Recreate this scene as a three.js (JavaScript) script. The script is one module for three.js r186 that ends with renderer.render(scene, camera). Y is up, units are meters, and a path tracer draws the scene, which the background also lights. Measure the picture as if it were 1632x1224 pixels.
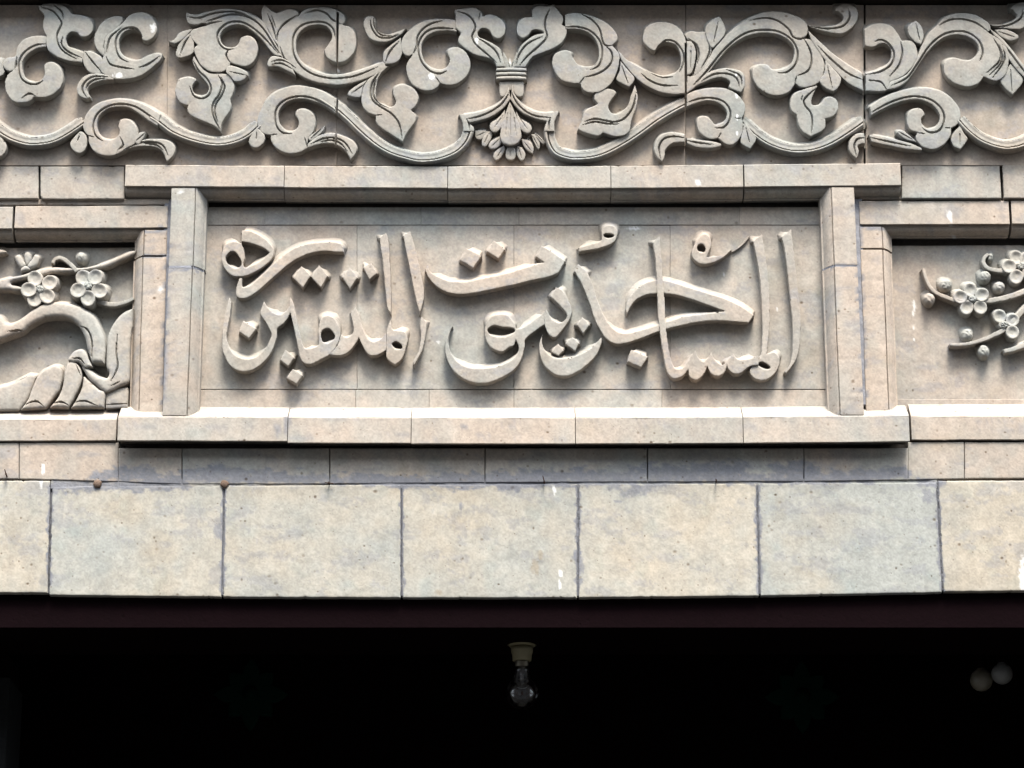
import * as THREE from 'three';
import { toCreasedNormals } from 'three/addons/utils/BufferGeometryUtils.js';

// ------------------------------------------------------------------ camera, sky, sun, exposure
const U = 0.0012;                       // one survey unit on the wall = 1.2 mm
const FOC = 4780, TILT = THREE.MathUtils.degToRad(18), DIST = FOC * U;
const EYE = 1.6, YC = EYE + DIST * Math.sin(TILT), ZC = DIST * Math.cos(TILT);
const scene = new THREE.Scene();
const camera = new THREE.PerspectiveCamera(2 * THREE.MathUtils.radToDeg(Math.atan(612 / FOC)), 4 / 3, 0.1, 400);
camera.position.set(0, EYE, ZC);
camera.lookAt(0, YC, 0);

const SKYW = 64, SKYH = 32, skyData = new Float32Array(SKYW * SKYH * 4);
for (let j = 0; j < SKYH; j++) for (let i = 0; i < SKYW; i++) {
  const el = ((j + 0.5) / SKYH - 0.5) * Math.PI, s = Math.max(0, Math.sin(el)), k = (1 + 2 * s) / 3;   // overcast sky, brighter overhead
  skyData.set([1.05 * k, 1.14 * k, 1.26 * k, 1], (j * SKYW + i) * 4);
}
const sky = new THREE.DataTexture(skyData, SKYW, SKYH, THREE.RGBAFormat, THREE.FloatType);
sky.mapping = THREE.EquirectangularReflectionMapping; sky.magFilter = THREE.LinearFilter; sky.minFilter = THREE.LinearFilter; sky.needsUpdate = true;
scene.background = sky; scene.environment = sky;

const sun = new THREE.DirectionalLight(new THREE.Color(1.0, 0.93, 0.83), 1.8);
const SE = THREE.MathUtils.degToRad(64), SA = THREE.MathUtils.degToRad(13);
sun.position.set(Math.sin(SA) * Math.cos(SE), Math.sin(SE), Math.cos(SA) * Math.cos(SE)).multiplyScalar(12);
sun.position.y += YC; sun.target.position.set(0, YC, 0);
sun.castShadow = true; sun.shadow.radius = 36; sun.shadow.mapSize.set(4096, 4096);
Object.assign(sun.shadow.camera, { left: -3, right: 3, top: 3, bottom: -4, near: 1, far: 30 });
scene.add(sun, sun.target);

const renderer = new THREE.WebGLRenderer({ antialias: true });
renderer.setSize(1024, 768);
renderer.toneMapping = THREE.LinearToneMapping;
renderer.toneMappingExposure = 6.6;
renderer.shadowMap.enabled = true; renderer.shadowMap.type = THREE.PCFSoftShadowMap;

// ------------------------------------------------------------------ helpers
let seed = 12345;
const rnd = () => { seed = (seed * 1664525 + 1013904223) >>> 0; return seed / 4294967296; };
const hash = (x, y) => { let h = (x * 374761393 + y * 668265263) | 0; h = Math.imul(h ^ (h >>> 13), 1274126177); return ((h ^ (h >>> 16)) >>> 0) / 4294967296; };
function noise(x, y) {                   // value noise, -1..1
  const xi = Math.floor(x), yi = Math.floor(y), fx = x - xi, fy = y - yi, u = fx * fx * (3 - 2 * fx), v = fy * fy * (3 - 2 * fy);
  const a = hash(xi, yi), b = hash(xi + 1, yi), c = hash(xi, yi + 1), d = hash(xi + 1, yi + 1);
  return 2 * (a + (b - a) * u + (c - a) * v + (a - b - c + d) * u * v) - 1;
}
const fbm = (x, y) => noise(x, y) * 0.55 + noise(x * 2.1 + 7, y * 2.1 + 3) * 0.3 + noise(x * 4.3 + 1, y * 4.3 + 9) * 0.15;
const clamp = (x, a = 0, b = 1) => Math.min(b, Math.max(a, x)), mix = (a, b, t) => a + (b - a) * t, smooth = (a, b, x) => { const t = clamp((x - a) / (b - a)); return t * t * (3 - 2 * t); };

// survey: a sighted point brought onto the vertical plane z (units) -> wall coordinates [X right, Y down] in units
function W(sx, sy, z = 0) {
  const dx = (sx - 816) / FOC, dv = (612 - sy) / FOC, c = Math.cos(TILT), s = Math.sin(TILT);
  const dy = s + dv * c, dz = -c + dv * s, t = (z * U - ZC) / dz;
  return [dx * t / U, (YC - (EYE + dy * t)) / U];
}
const tile = (ox, oy, s) => (x, y, z) => W(ox + x / s, oy + y / s, z);
const parse = (str) => str.trim().split(/\s+/).map((p) => { const sharp = p.endsWith('*'); const [x, y] = p.replace('*', '').split(',').map(Number); return { x, y, sharp }; });
function curve(pts, closed, n = 5) {     // Catmull-Rom with corners kept at sharp points
  const out = [], N = pts.length, at = (i) => closed ? pts[(i + N) % N] : pts[clamp(i, 0, N - 1)];
  for (let i = 0; i < (closed ? N : N - 1); i++) {
    const p1 = at(i), p2 = at(i + 1); let p0 = at(i - 1), p3 = at(i + 2);
    if (p1.sharp) p0 = p1; if (p2.sharp) p3 = p2;
    for (let k = 0; k < n; k++) {
      const t = k / n, t2 = t * t, t3 = t2 * t;
      const f = (a, b, c, d) => 0.5 * (2 * b + (c - a) * t + (2 * a - 5 * b + 4 * c - d) * t2 + (3 * b - a - 3 * c + d) * t3);
      out.push([f(p0.x, p1.x, p2.x, p3.x), f(p0.y, p1.y, p2.y, p3.y)]);
    }
  }
  if (!closed) out.push([pts[N - 1].x, pts[N - 1].y]);
  return out;
}
const trace = (T, str, z, closed = true, n = 5) => curve(parse(str).map((p) => { const [x, y] = T(p.x, p.y, z); return { x, y, sharp: p.sharp }; }), closed, n);

// ------------------------------------------------------------------ stone: texture (grain, pores) and colour of the stone itself
function stoneTexture(size, pores, bump) {
  const c = new Float32Array(size * size);
  const per = (x, y, f) => { const g = (a, b) => hash(((a % f) + f) % f + f * 31, ((b % f) + f) % f + 77); x *= f; y *= f; const xi = Math.floor(x), yi = Math.floor(y), u = x - xi, v = y - yi; return mix(mix(g(xi, yi), g(xi + 1, yi), u), mix(g(xi, yi + 1), g(xi + 1, yi + 1), u), v); };
  for (let y = 0; y < size; y++) for (let x = 0; x < size; x++) { const a = x / size, b = y / size; c[y * size + x] = 0.5 * per(a, b, 500) + 0.3 * per(a, b, 190) + 0.2 * per(a, b, 64); }
  const hole = new Float32Array(size * size);
  for (let i = 0; i < pores; i++) {
    const px = rnd() * size, py = rnd() * size, r = 0.42 + Math.pow(rnd(), 9) * 2.2, e = 0.6 + rnd() * 0.8, q = 0.25 + 0.75 * rnd() * rnd();
    for (let y = Math.floor(py - r - 1); y <= py + r + 1; y++) for (let x = Math.floor(px - r * e - 1); x <= px + r * e + 1; x++) {
      const d = Math.hypot((x - px) / e, y - py) / r, k = ((y + size) % size) * size + ((x + size) % size); if (d < 1.2) hole[k] = Math.max(hole[k], q * clamp(1.3 - d));
    }
  }
  const data = new Uint8Array(size * size * 4);
  for (let k = 0; k < size * size; k++) {
    const g = c[k], h = hole[k];
    if (bump) { const v = clamp(0.62 + 0.35 * (g - 0.5) - 0.62 * h) * 255; data.set([v, v, v, 255], k * 4); }
    else { const v = 0.93 + 0.22 * (g - 0.5); data.set([clamp(v * (1 - 0.55 * h)) * 255, clamp(v * (1 - 0.63 * h)) * 255, clamp(v * (1 - 0.70 * h)) * 255, 255], k * 4); }
  }
  const t = new THREE.DataTexture(data, size, size, THREE.RGBAFormat); t.wrapS = t.wrapT = THREE.RepeatWrapping; t.magFilter = THREE.LinearFilter; t.minFilter = THREE.LinearMipmapLinearFilter; t.generateMipmaps = true; if (!bump) t.colorSpace = THREE.SRGBColorSpace; t.needsUpdate = true; return t;
}
const TEX = 1024 * U;                    // metres covered by one repeat
seed = 777; const poreMap = stoneTexture(1024, 5200, false); seed = 777; const poreBump = stoneTexture(1024, 5200, true);
seed = 778; const fineMap = stoneTexture(1024, 1500, false); seed = 778; const fineBump = stoneTexture(1024, 1500, true);
const M = {
  block: new THREE.MeshStandardMaterial({ name: 'porous_block', vertexColors: true, map: poreMap, bumpMap: poreBump, bumpScale: 0.0009, roughness: 0.93 }),
  carved: new THREE.MeshStandardMaterial({ name: 'carved_brick', vertexColors: true, map: fineMap, bumpMap: fineBump, bumpScale: 0.0007, roughness: 0.9 }),
  mortar: new THREE.MeshStandardMaterial({ name: 'cement', vertexColors: true, map: fineMap, bumpMap: fineBump, bumpScale: 0.003, roughness: 1 }),
};
// marks on the wall, each at its own place: [sighted x, y, plane, half width, half height, kind]
const MARKS = [];
const mark = (x, y, z, rx, ry, kind = 'w') => { const [X, Y] = W(x, y, z); MARKS.push([X, Y, rx, ry, kind]); };
for (const [x, y, rx, ry] of [[244, 44, 5, 8], [189, 120, 9, 4], [688, 122, 5, 7], [760, 66, 3, 9], [813, 90, 2, 5], [1173, 118, 1.6, 5], [1174, 152, 1.8, 5], [1175, 187, 1.8, 6], [1175, 212, 1.8, 5], [538, 104, 2, 5]]) mark(x, y, 32, rx, ry);
for (const [x, y, z, rx, ry] of [[1514, 345, 8, 3, 14], [1457, 486, -26, 2.2, 11], [1456, 500, -26, 1.6, 6], [1457, 522, -26, 1.5, 6], [1456, 541, -26, 1.5, 3], [256, 462, 6, 3, 6], [258, 481, 6, 2, 6], [69, 747, 0, 2.6, 10], [66, 772, 0, 2, 12], [893, 912, 0, 3.5, 7], [892, 932, 0, 1.8, 9], [1631, 918, 0, 7, 30], [883, 780, 0, 3, 9], [288, 285, 26, 1.6, 6], [288, 305, 24, 1.4, 4], [1112, 291, 26, 4, 3], [698, 545, -12, 3, 3], [1012, 364, -12, 12, 3], [1239, 492, -12, 2, 4], [1154, 437, -12, 1.8, 5]]) mark(x, y, z, rx, ry);
for (const [x, y, rx, ry] of [[1020, 780, 20, 9], [1003, 786, 17, 8], [1045, 772, 22, 7], [985, 799, 9, 3], [1478, 790, 12, 12], [735, 807, 4, 7], [347, 845, 8, 16], [918, 890, 10, 4], [925, 905, 6, 18], [92, 775, 20, 5], [740, 688, 5, 3], [458, 680, 7, 22], [445, 690, 5, 12]]) mark(x, y, 0, rx, ry, 'c');
for (const [x, y, rx, ry] of [[861, 885, 5, 9], [852, 905, 8, 12], [700, 945, 6, 5]]) mark(x, y, 0, rx, ry, 'b');
// cement smeared along joints: [x0,y0,x1,y1,half width,plane]
const SMEAR = [[84, 774, 290, 773, 8], [150, 757, 182, 755, 6], [190, 752, 240, 755, 9], [230, 762, 420, 762, 7], [290, 755, 360, 750, 6], [340, 757, 470, 760, 9], [440, 762, 660, 768, 8], [560, 764, 700, 768, 7], [640, 772, 900, 770, 7], [690, 764, 860, 757, 9], [800, 768, 925, 758, 12], [900, 760, 1010, 764, 11], [1020, 755, 1180, 752, 14], [1080, 762, 1285, 764, 7], [1240, 748, 1290, 752, 13], [1285, 763, 1440, 752, 8], [1330, 765, 1445, 757, 7], [1470, 768, 1495, 772, 7],
  [80, 775, 78, 930, 4], [357, 778, 354, 940, 4.5], [640, 780, 641, 945, 3.5], [921, 780, 921, 945, 5], [1206, 778, 1211, 945, 5.5], [1493, 775, 1502, 940, 4.5]].map(([a, b, c, d, w]) => { const p = W(a, b, 0), q = W(c, d, 0); return [p[0], p[1], q[0], q[1], Math.abs(a - c) > 20 ? w * 1.3 : w * 0.8]; });
SMEAR.push(...[[271, 330, 262, 640, 3.5, 8], [1366, 330, 1377, 640, 4, 8], [275, 427, 310, 427, 4, 24], [1326, 424, 1364, 423, 3, 24], [228, 409, 266, 408, 3, 6], [232, 368, 268, 368, 4, 6], [1370, 362, 1406, 362, 4, 6]].map(([a, b, c, d, w, z]) => { const p = W(a, b, z), q = W(c, d, z); return [p[0], p[1], q[0], q[1], w]; }));
const segDist = (x, y, ax, ay, bx, by) => { const dx = bx - ax, dy = by - ay, t = clamp(((x - ax) * dx + (y - ay) * dy) / (dx * dx + dy * dy || 1)); return Math.hypot(x - ax - t * dx, y - ay - t * dy); };
const WARM = [0.305, 0.250, 0.202], COOL = [0.228, 0.231, 0.211], CEMENT = [0.142, 0.144, 0.160], OCHRE = [0.22, 0.172, 0.112], LIME = [0.62, 0.62, 0.61], CREAM = [0.300, 0.262, 0.207];
// colour of the stone at a wall place; tone 0 = grey fired brick, 1 = warm buff brick
function stone(X, Y, tone, value = 1, smear = true, warm = WARM) {
  const t = clamp(tone + 0.55 * fbm(X / 95 + 3, Y / 95) + 0.30 * fbm(X / 26, Y / 30)), st = 1 + 0.07 * fbm(X / 9 + 40, Y / 75) + 0.10 * fbm(X / 48 + 11, Y / 40 + 5) + 0.04 * noise(X / 2.6, Y / 2.6);
  let c = [0, 1, 2].map((i) => mix(COOL[i], warm[i], t) * st * value);
  const o = smooth(0.28, 0.62, fbm(X / 60 + 91, Y / 52 + 17)) * 0.22; c = c.map((v, i) => mix(v, OCHRE[i] * value, o));
  const g = smooth(0.22, 0.6, fbm(X / 34 + 55, Y / 30 + 71)) * 0.20; c = [c[0] * (1 - g * 0.30), c[1] * (1 - g * 0.12), c[2] * (1 - g * 0.05)];
  const gm = smooth(0.18, 0.50, fbm(X / 42 + 210, Y / 19 + 130) + 0.25 * noise(X / 4, Y / 4)) * 0.34; c = c.map((v, i) => mix(v, CEMENT[i] * 1.12, gm));   // soot film with ragged outline
  if (smear) for (const s of SMEAR) {
    if (Y < Math.min(s[1], s[3]) - 30 || Y > Math.max(s[1], s[3]) + 30 || X < Math.min(s[0], s[2]) - 30 || X > Math.max(s[0], s[2]) + 30) continue;
    const d = segDist(X + 6 * fbm(X / 12, Y / 9), Y + 5 * fbm(X / 15 + 9, Y / 12), s[0], s[1], s[2], s[3]) / s[4], k = (1 - smooth(0.55, 1.15, d + 0.9 * fbm(X / 9 + 33, Y / 5))) * (0.9 + 0.3 * fbm(X / 6, Y / 4 + 60));
    if (k > 0) c = c.map((v, i) => mix(v, CEMENT[i], k));
  }
  for (const m of MARKS) {
    const dx = (X - m[0]) / m[2], dy = (Y - m[1]) / m[3]; if (dx * dx + dy * dy > 6) continue;
    const d = Math.hypot(dx, dy) + 0.7 * fbm(X / 3.5 + m[0], Y / 4.5), k = 1 - smooth(0.6, 1.15, d);
    if (k > 0) { const q = m[4] === 'w' ? LIME : m[4] === 'c' ? CEMENT : OCHRE; c = c.map((v, i) => mix(v, q[i], k * (m[4] === 'b' ? 0.5 : 0.72))); }
  }
  return c;
}
// ------------------------------------------------------------------ mesh builders (positions in wall units)
class Geo {
  constructor() { this.p = []; this.c = []; this.t = []; this.i = []; this.ox = rnd(); this.oy = rnd(); }
  v(X, Y, Z, col, u, w) { this.p.push(X * U, YC - Y * U, Z * U); this.c.push(...col); this.t.push(u * U / TEX + this.ox, w * U / TEX + this.oy); return this.p.length / 3 - 1; }
  quad(a, b, c, d) { this.i.push(a, b, c, a, c, d); }
  mesh(name, mat, parent) {
    let g = new THREE.BufferGeometry();
    g.setAttribute('position', new THREE.Float32BufferAttribute(this.p, 3)); g.setAttribute('color', new THREE.Float32BufferAttribute(this.c, 3)); g.setAttribute('uv', new THREE.Float32BufferAttribute(this.t, 2));
    g.setIndex(this.i); if (this.crease) { g.scale(2000, 2000, 2000); g = toCreasedNormals(g, this.crease); g.scale(1 / 2000, 1 / 2000, 1 / 2000); } else g.computeVertexNormals();
    const m = new THREE.Mesh(g, mat); m.name = name; m.castShadow = m.receiveShadow = true; parent.add(m); return m;
  }
}
function thing(name, label, category, kind) { const o = new THREE.Group(); o.name = name; o.userData = kind ? { label, category, kind } : { label, category }; scene.add(o); return o; }

// a brick or block: quad of corners TL TR BR BL (sighted on its own face), worn edges
function block(name, parent, q, zf, depth, o = {}) {
  const g = new Geo(), [tl, tr, br, bl] = q.map(([x, y]) => o.wall ? [x, y] : W(x, y, zf)), st = o.step ?? 3.2, r = o.r ?? 1.6, tone = o.tone ?? 0.5, value = o.value ?? 1, sd = Math.floor(rnd() * 900), chip = o.chip ?? 1;
  const wid = Math.hypot(tr[0] - tl[0], tr[1] - tl[1]), hei = Math.hypot(bl[0] - tl[0], bl[1] - tl[1]);
  const line = (L) => { const a = [0, 0.5 * r, r, 1.8 * r], n = Math.max(1, Math.round((L - 3.6 * r) / st)); const out = a.map((x) => x / L); for (let i = 1; i < n; i++) out.push((1.8 * r + (L - 3.6 * r) * i / n) / L); for (const x of a.slice().reverse()) out.push(1 - x / L); return out; };
  const us = line(wid), vs = line(hei), nu = us.length, nv = vs.length, tw = (o.tilt ?? 0.8) * (rnd() - 0.5), tx = (o.tilt ?? 0.8) * (rnd() - 0.5);
  const pos = (u, v) => [mix(mix(tl[0], tr[0], u), mix(bl[0], br[0], u), v), mix(mix(tl[1], tr[1], u), mix(bl[1], br[1], u), v)];
  const inset = (X, Y) => chip * (0.35 + 0.35 * fbm(X / 14 + sd, Y / 14) + 2.6 * Math.max(0, fbm(X / 7 + sd, Y / 7 + 3) - 0.42));
  const ids = [];
  for (let j = 0; j < nv; j++) for (let i = 0; i < nu; i++) {
    let [X, Y] = pos(us[i], vs[j]); const dl = us[i] * wid, dr = (1 - us[i]) * wid, dt = vs[j] * hei, db = (1 - vs[j]) * hei, d = Math.min(dl, dr, dt, db), k = inset(X, Y) * clamp(1 - d / (2.2 * r));
    const cx = X, cy = Y;
    if (dl < 2.2 * r) X += k; if (dr < 2.2 * r) X -= k; if (dt < 2.2 * r) Y += k; if (db < 2.2 * r) Y -= k;
    const e = clamp(1 - d / r), Z = zf - r * (1 - Math.sqrt(1 - e * e * 0.98)) * 0.8 - k * 0.6 + tw * (us[i] - 0.5) * 2 + tx * (vs[j] - 0.5) * 2 + (o.rough ?? 0.5) * 0.5 * fbm(cx / 24 + sd, cy / 24) + 0.07 * noise(cx / 3.5, cy / 3.5);
    ids.push(g.v(X, Y, Z, o.color ? o.color(cx, cy) : stone(cx, cy, tone, value, true, o.warm), X, Y));
  }
  for (let j = 0; j < nv - 1; j++) for (let i = 0; i < nu - 1; i++) { const a = j * nu + i; g.quad(ids[a], ids[a + nu], ids[a + nu + 1], ids[a + 1]); }
  const rim = []; for (let i = 0; i < nu; i++) rim.push(i); for (let j = 1; j < nv; j++) rim.push(j * nu + nu - 1); for (let i = nu - 2; i >= 0; i--) rim.push((nv - 1) * nu + i); for (let j = nv - 2; j > 0; j--) rim.push(j * nu);
  const f = [], b = []; let run = 0;
  rim.forEach((k, n) => { const X = g.p[k * 3] / U, Y = (YC - g.p[k * 3 + 1]) / U, Z = g.p[k * 3 + 2] / U, c = g.c.slice(k * 3, k * 3 + 3); if (n) { const m = rim[n - 1]; run += Math.hypot(g.p[k * 3] - g.p[m * 3], g.p[k * 3 + 1] - g.p[m * 3 + 1]) / U; } f.push(g.v(X, Y, Z, c, run, 0)); b.push(g.v(X, Y, zf - depth, c, run, depth)); });
  for (let n = 0; n < rim.length; n++) { const m = (n + 1) % rim.length; g.quad(f[m], b[m], b[n], f[n]); }
  g.quad(b[0], b[nu - 1], b[nu + nv - 2], b[2 * nu + nv - 3]);
  return g.mesh(name, o.mat ?? M.block, parent);
}
// a moulded brick: closed profile [across, z] swept from one sighted point to another (across = down for 'h', right for 'v')
function bar(name, parent, ax, A, B, zf, prof, o = {}) {
  const g = new Geo(), a = W(A[0], A[1], zf), b = W(B[0], B[1], zf), L = Math.hypot(b[0] - a[0], b[1] - a[1]), n = Math.max(2, Math.round(L / (o.step ?? 4))), N = prof.length, sd = Math.floor(rnd() * 900), tone = o.tone ?? 0.5, value = o.value ?? 1;
  const area = prof.reduce((s, p, i) => { const q = prof[(i + 1) % N]; return s + p[0] * q[1] - q[0] * p[1]; }, 0), sg = Math.sign(area);
  const inw = prof.map((p, i) => { const q = prof[(i + N - 1) % N], r = prof[(i + 1) % N], e1 = [p[0] - q[0], p[1] - q[1]], e2 = [r[0] - p[0], r[1] - p[1]], l1 = Math.hypot(...e1) || 1, l2 = Math.hypot(...e2) || 1; const x = -(e1[1] / l1 + e2[1] / l2) * sg, y = (e1[0] / l1 + e2[0] / l2) * sg, l = Math.hypot(x, y) || 1, turn = (e1[0] * e2[1] - e1[1] * e2[0]) / (l1 * l2) * sg; return [x / l, y / l, turn > 0.35 ? 1 : 0]; });
  const cols = []; prof.forEach((p, i) => { const q = prof[(i + 1) % N], m = Math.max(1, Math.round(Math.hypot(q[0] - p[0], q[1] - p[1]) / 7)); for (let k = 0; k < m; k++) cols.push([i, k / m, (k + 1) / m]); });
  const at = (i, t, s) => {
    const j = (i + 1) % N, cx = mix(a[0], b[0], s), cy = mix(a[1], b[1], s), end = Math.min(s, 1 - s) * L;
    const cw = (m) => { const w = inw[m], k = w[2] * (0.3 + 0.3 * fbm(s * L / 16 + sd, m * 9.7) + 3.0 * Math.max(0, fbm(s * L / 6.5 + sd, m * 5.3 + 2) - 0.40)) * (o.chip ?? 1); return [prof[m][0] + w[0] * k, prof[m][1] + w[1] * k]; };
    const P = cw(i), Q = cw(j), d = mix(P[0], Q[0], t) + 0.4 * fbm(s * L / 40 + sd, 3), z = mix(P[1], Q[1], t) + 0.4 * fbm(s * L / 45, sd + i) * (prof[i][1] > -30 ? 1 : 0), e = clamp(1 - end / 1.5) * 0.3, sh = s < 0.5 ? e : -e;
    return ax === 'h' ? [cx + sh, cy + d, z - e * 0.6] : [cx + d, cy + sh, z - e * 0.6];
  };
  let acc = 0;
  for (const [i, t0, t1] of cols) {
    const p = prof[i], q = prof[(i + 1) % N], w = Math.hypot(q[0] - p[0], q[1] - p[1]), ids = [];
    for (let k = 0; k <= n; k++) for (const t of [t0, t1]) { const [X, Y, Z] = at(i, t, k / n); ids.push(g.v(X, Y, Z, (o.color ?? ((x, y) => stone(x, y, tone, value)))(X + (Z - zf) * 0.3, Y + (Z - zf) * 0.7), ax === 'h' ? k / n * L : acc + t * w, ax === 'h' ? acc + t * w : k / n * L)); }
    for (let k = 0; k < n; k++) { const e = [ids[2 * k], ids[2 * k + 1], ids[2 * k + 3], ids[2 * k + 2]]; if ((ax === 'h') === (area > 0)) e.reverse(); g.quad(...e); }
    if (t1 > 0.999) acc += w;
  }
  const tri = THREE.ShapeUtils.triangulateShape(prof.map((p) => new THREE.Vector2(p[0], p[1])), []);
  for (const s of [0, 1]) { const ids = prof.map((p, i) => { const [X, Y, Z] = at(i, 0, s); return g.v(X, Y, Z, stone(X, Y, tone, value * 0.97), p[0], p[1]); }); for (const f of tri) g.i.push(ids[f[0]], ids[f[1]], ids[f[2]]); }
  return g.mesh(name, o.mat ?? M.block, parent);
}
// carved relief: outline loops, height over a ground plane, incised grooves; a fine height field with near-vertical cut sides
const GAPS = [];                         // open joints that cut through relief: [X0,Y0,X1,Y1,half width]
function relief(name, parent, loops, z0, h, o = {}) {
  const g = new Geo(), st = o.step ?? 1.15, w = o.draft ?? 1.3, r = o.round ?? 3, dr = o.drop ?? 1.6, tone = o.tone ?? 0.35, value = o.value ?? 1, sd = Math.floor(rnd() * 900);
  const segs = []; let x0 = 1e9, y0 = 1e9, x1 = -1e9, y1 = -1e9;
  for (const l of loops) l.forEach((p, i) => { const q = l[(i + 1) % l.length]; segs.push([p[0], p[1], q[0], q[1]]); x0 = Math.min(x0, p[0]); x1 = Math.max(x1, p[0]); y0 = Math.min(y0, p[1]); y1 = Math.max(y1, p[1]); });
  const wu = o.up ?? 12.5; x0 -= w + st; y0 -= wu + st; x1 += w + st; y1 += w + st; x0 -= wu * 0.6; x1 += wu * 0.6;
  const nx = Math.ceil((x1 - x0) / st), ny = Math.ceil((y1 - y0) / st), S = new Float32Array((nx + 1) * (ny + 1));
  const gr = (o.grooves ?? []).map((q) => ({ pts: q, x0: Math.min(...q.map((p) => p[0])) - 4, x1: Math.max(...q.map((p) => p[0])) + 4, y0: Math.min(...q.map((p) => p[1])) - 4, y1: Math.max(...q.map((p) => p[1])) + 4 }));
  for (let j = 0; j <= ny; j++) for (let i = 0; i <= nx; i++) {
    const x = x0 + i * st, y = y0 + j * st; let d = 1e9, ins = false;
    for (const s of segs) {
      const dx = s[2] - s[0], dy = s[3] - s[1], ex = x - s[0], ey = y - s[1], t = clamp((ex * dx + ey * dy) / (dx * dx + dy * dy || 1)), a = ex - dx * t, b = ey - dy * t, q = a * a + b * b; if (q < d) d = q;
      if ((s[1] > y) !== (s[3] > y) && x < dx * (y - s[1]) / dy + s[0]) ins = !ins;
    }
    S[j * (nx + 1) + i] = (ins ? -1 : 1) * Math.sqrt(d);
  }
  const id = new Int32Array(S.length).fill(-1), Gx = new Float32Array(S.length), Gy = new Float32Array(S.length), uc = o.under ?? 3.5, Wd = new Float32Array(S.length);
  for (let j = 0; j <= ny; j++) for (let i = 0; i <= nx; i++) { const k = j * (nx + 1) + i, gx = S[j * (nx + 1) + Math.min(nx, i + 1)] - S[j * (nx + 1) + Math.max(0, i - 1)], gy = S[Math.min(ny, j + 1) * (nx + 1) + i] - S[Math.max(0, j - 1) * (nx + 1) + i], l = Math.hypot(gx, gy) || 1; Gx[k] = gx / l; Gy[k] = gy / l; if (S[k] <= 0) Wd[k] = w; else { const q = S[k] + 5, ii = clamp(Math.round(i - gx / l * q / st), 0, nx), jj = clamp(Math.round(j - gy / l * q / st), 0, ny), thick = smooth(1.6, 4.6, -S[jj * (nx + 1) + ii]); Wd[k] = mix(w, wu, smooth(0.15, 0.9, -gy / l) * thick); } }
  for (let n = 0; n < 2; n++) { const c = Wd.slice(); for (let j = 1; j < ny; j++) for (let i = 1; i < nx; i++) { const k = j * (nx + 1) + i; if (S[k] > 0) { let a = 0, m = 0; for (let v = -1; v <= 1; v++) for (let u = -1; u <= 1; u++) { const e = k + v * (nx + 1) + u; if (S[e] > 0) { a += c[e]; m++; } } Wd[k] = a / m; } } }
  const vert = (k) => {
    if (id[k] >= 0) return id[k];
    const i = k % (nx + 1), j = (k - i) / (nx + 1), x = x0 + i * st, y = y0 + j * st, s = S[k] + 0.45 * fbm(x / 9 + sd, y / 9) + (o.chips ?? 1) * 2.4 * Math.max(0, fbm(x / 7 + sd, y / 7 + 50) - 0.5); let H, sx = 0, sy = 0;
    if (s > 0) { const t = Math.min(1, s / Wd[k]), f = Wd[k] > w + 0.5 ? Math.pow(1 - t, o.fall ?? 1.25) : 1 - t; H = -3 + (h - dr + 3) * f; const q = uc * (1 - f) * smooth(-0.35, 0.45, Gy[k]); sx = -Gx[k] * q; sy = -Gy[k] * q; }
    else {
      const d = -s, e = 1 - Math.min(1, d / r); H = h - dr * (1 - Math.sqrt(1 - e * e * 0.999)); if (o.dome) H += o.dome * (1 - Math.exp(-d / (o.domeR ?? 10))); if (o.cup) H -= o.cup * smooth(o.cupA ?? 2, o.cupB ?? 7, d);
      if (o.shape) H += o.shape(x, y, d);
      for (const q of gr) { if (x < q.x0 || x > q.x1 || y < q.y0 || y > q.y1) continue; let m = 1e9, at = 0; for (let n = 0; n + 1 < q.pts.length; n++) { const d2 = segDist(x, y, q.pts[n][0], q.pts[n][1], q.pts[n + 1][0], q.pts[n + 1][1]); if (d2 < m) { m = d2; at = n; } } const tp = Math.min(1, 0.35 + 0.22 * Math.min(at, q.pts.length - 2 - at)), t = m / ((o.gw ?? 1.6) * tp); if (t < 1) H -= (o.gd ?? 6) * tp * (1 - t * t); }
      H += 0.3 * fbm(x / 16 + sd, y / 16) + 0.10 * noise(x / 3.3, y / 3.3);
    }
    for (const q of GAPS) { if (Math.abs(x - q[0]) > 12) continue; const m = segDist(x, y, q[0], q[1], q[2], q[3]); if (m < q[4] + 0.8) H = Math.min(H, -3 + (h + 3) * smooth(q[4] - 0.8, q[4] + 0.8, m)); }
    return id[k] = g.v(x + sx, y + sy, z0 + H, stone(x, y, tone, value), x + H * 0.6, y + H * 0.8);
  };
  for (let j = 0; j < ny; j++) for (let i = 0; i < nx; i++) { const k = j * (nx + 1) + i; if (Math.min(S[k] - Wd[k], S[k + 1] - Wd[k + 1], S[k + nx + 1] - Wd[k + nx + 1], S[k + nx + 2] - Wd[k + nx + 2]) > 0.8) continue; g.quad(vert(k), vert(k + nx + 1), vert(k + nx + 2), vert(k + 1)); }
  g.crease = 0.75; return g.mesh(name, M.carved, parent);
}
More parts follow.
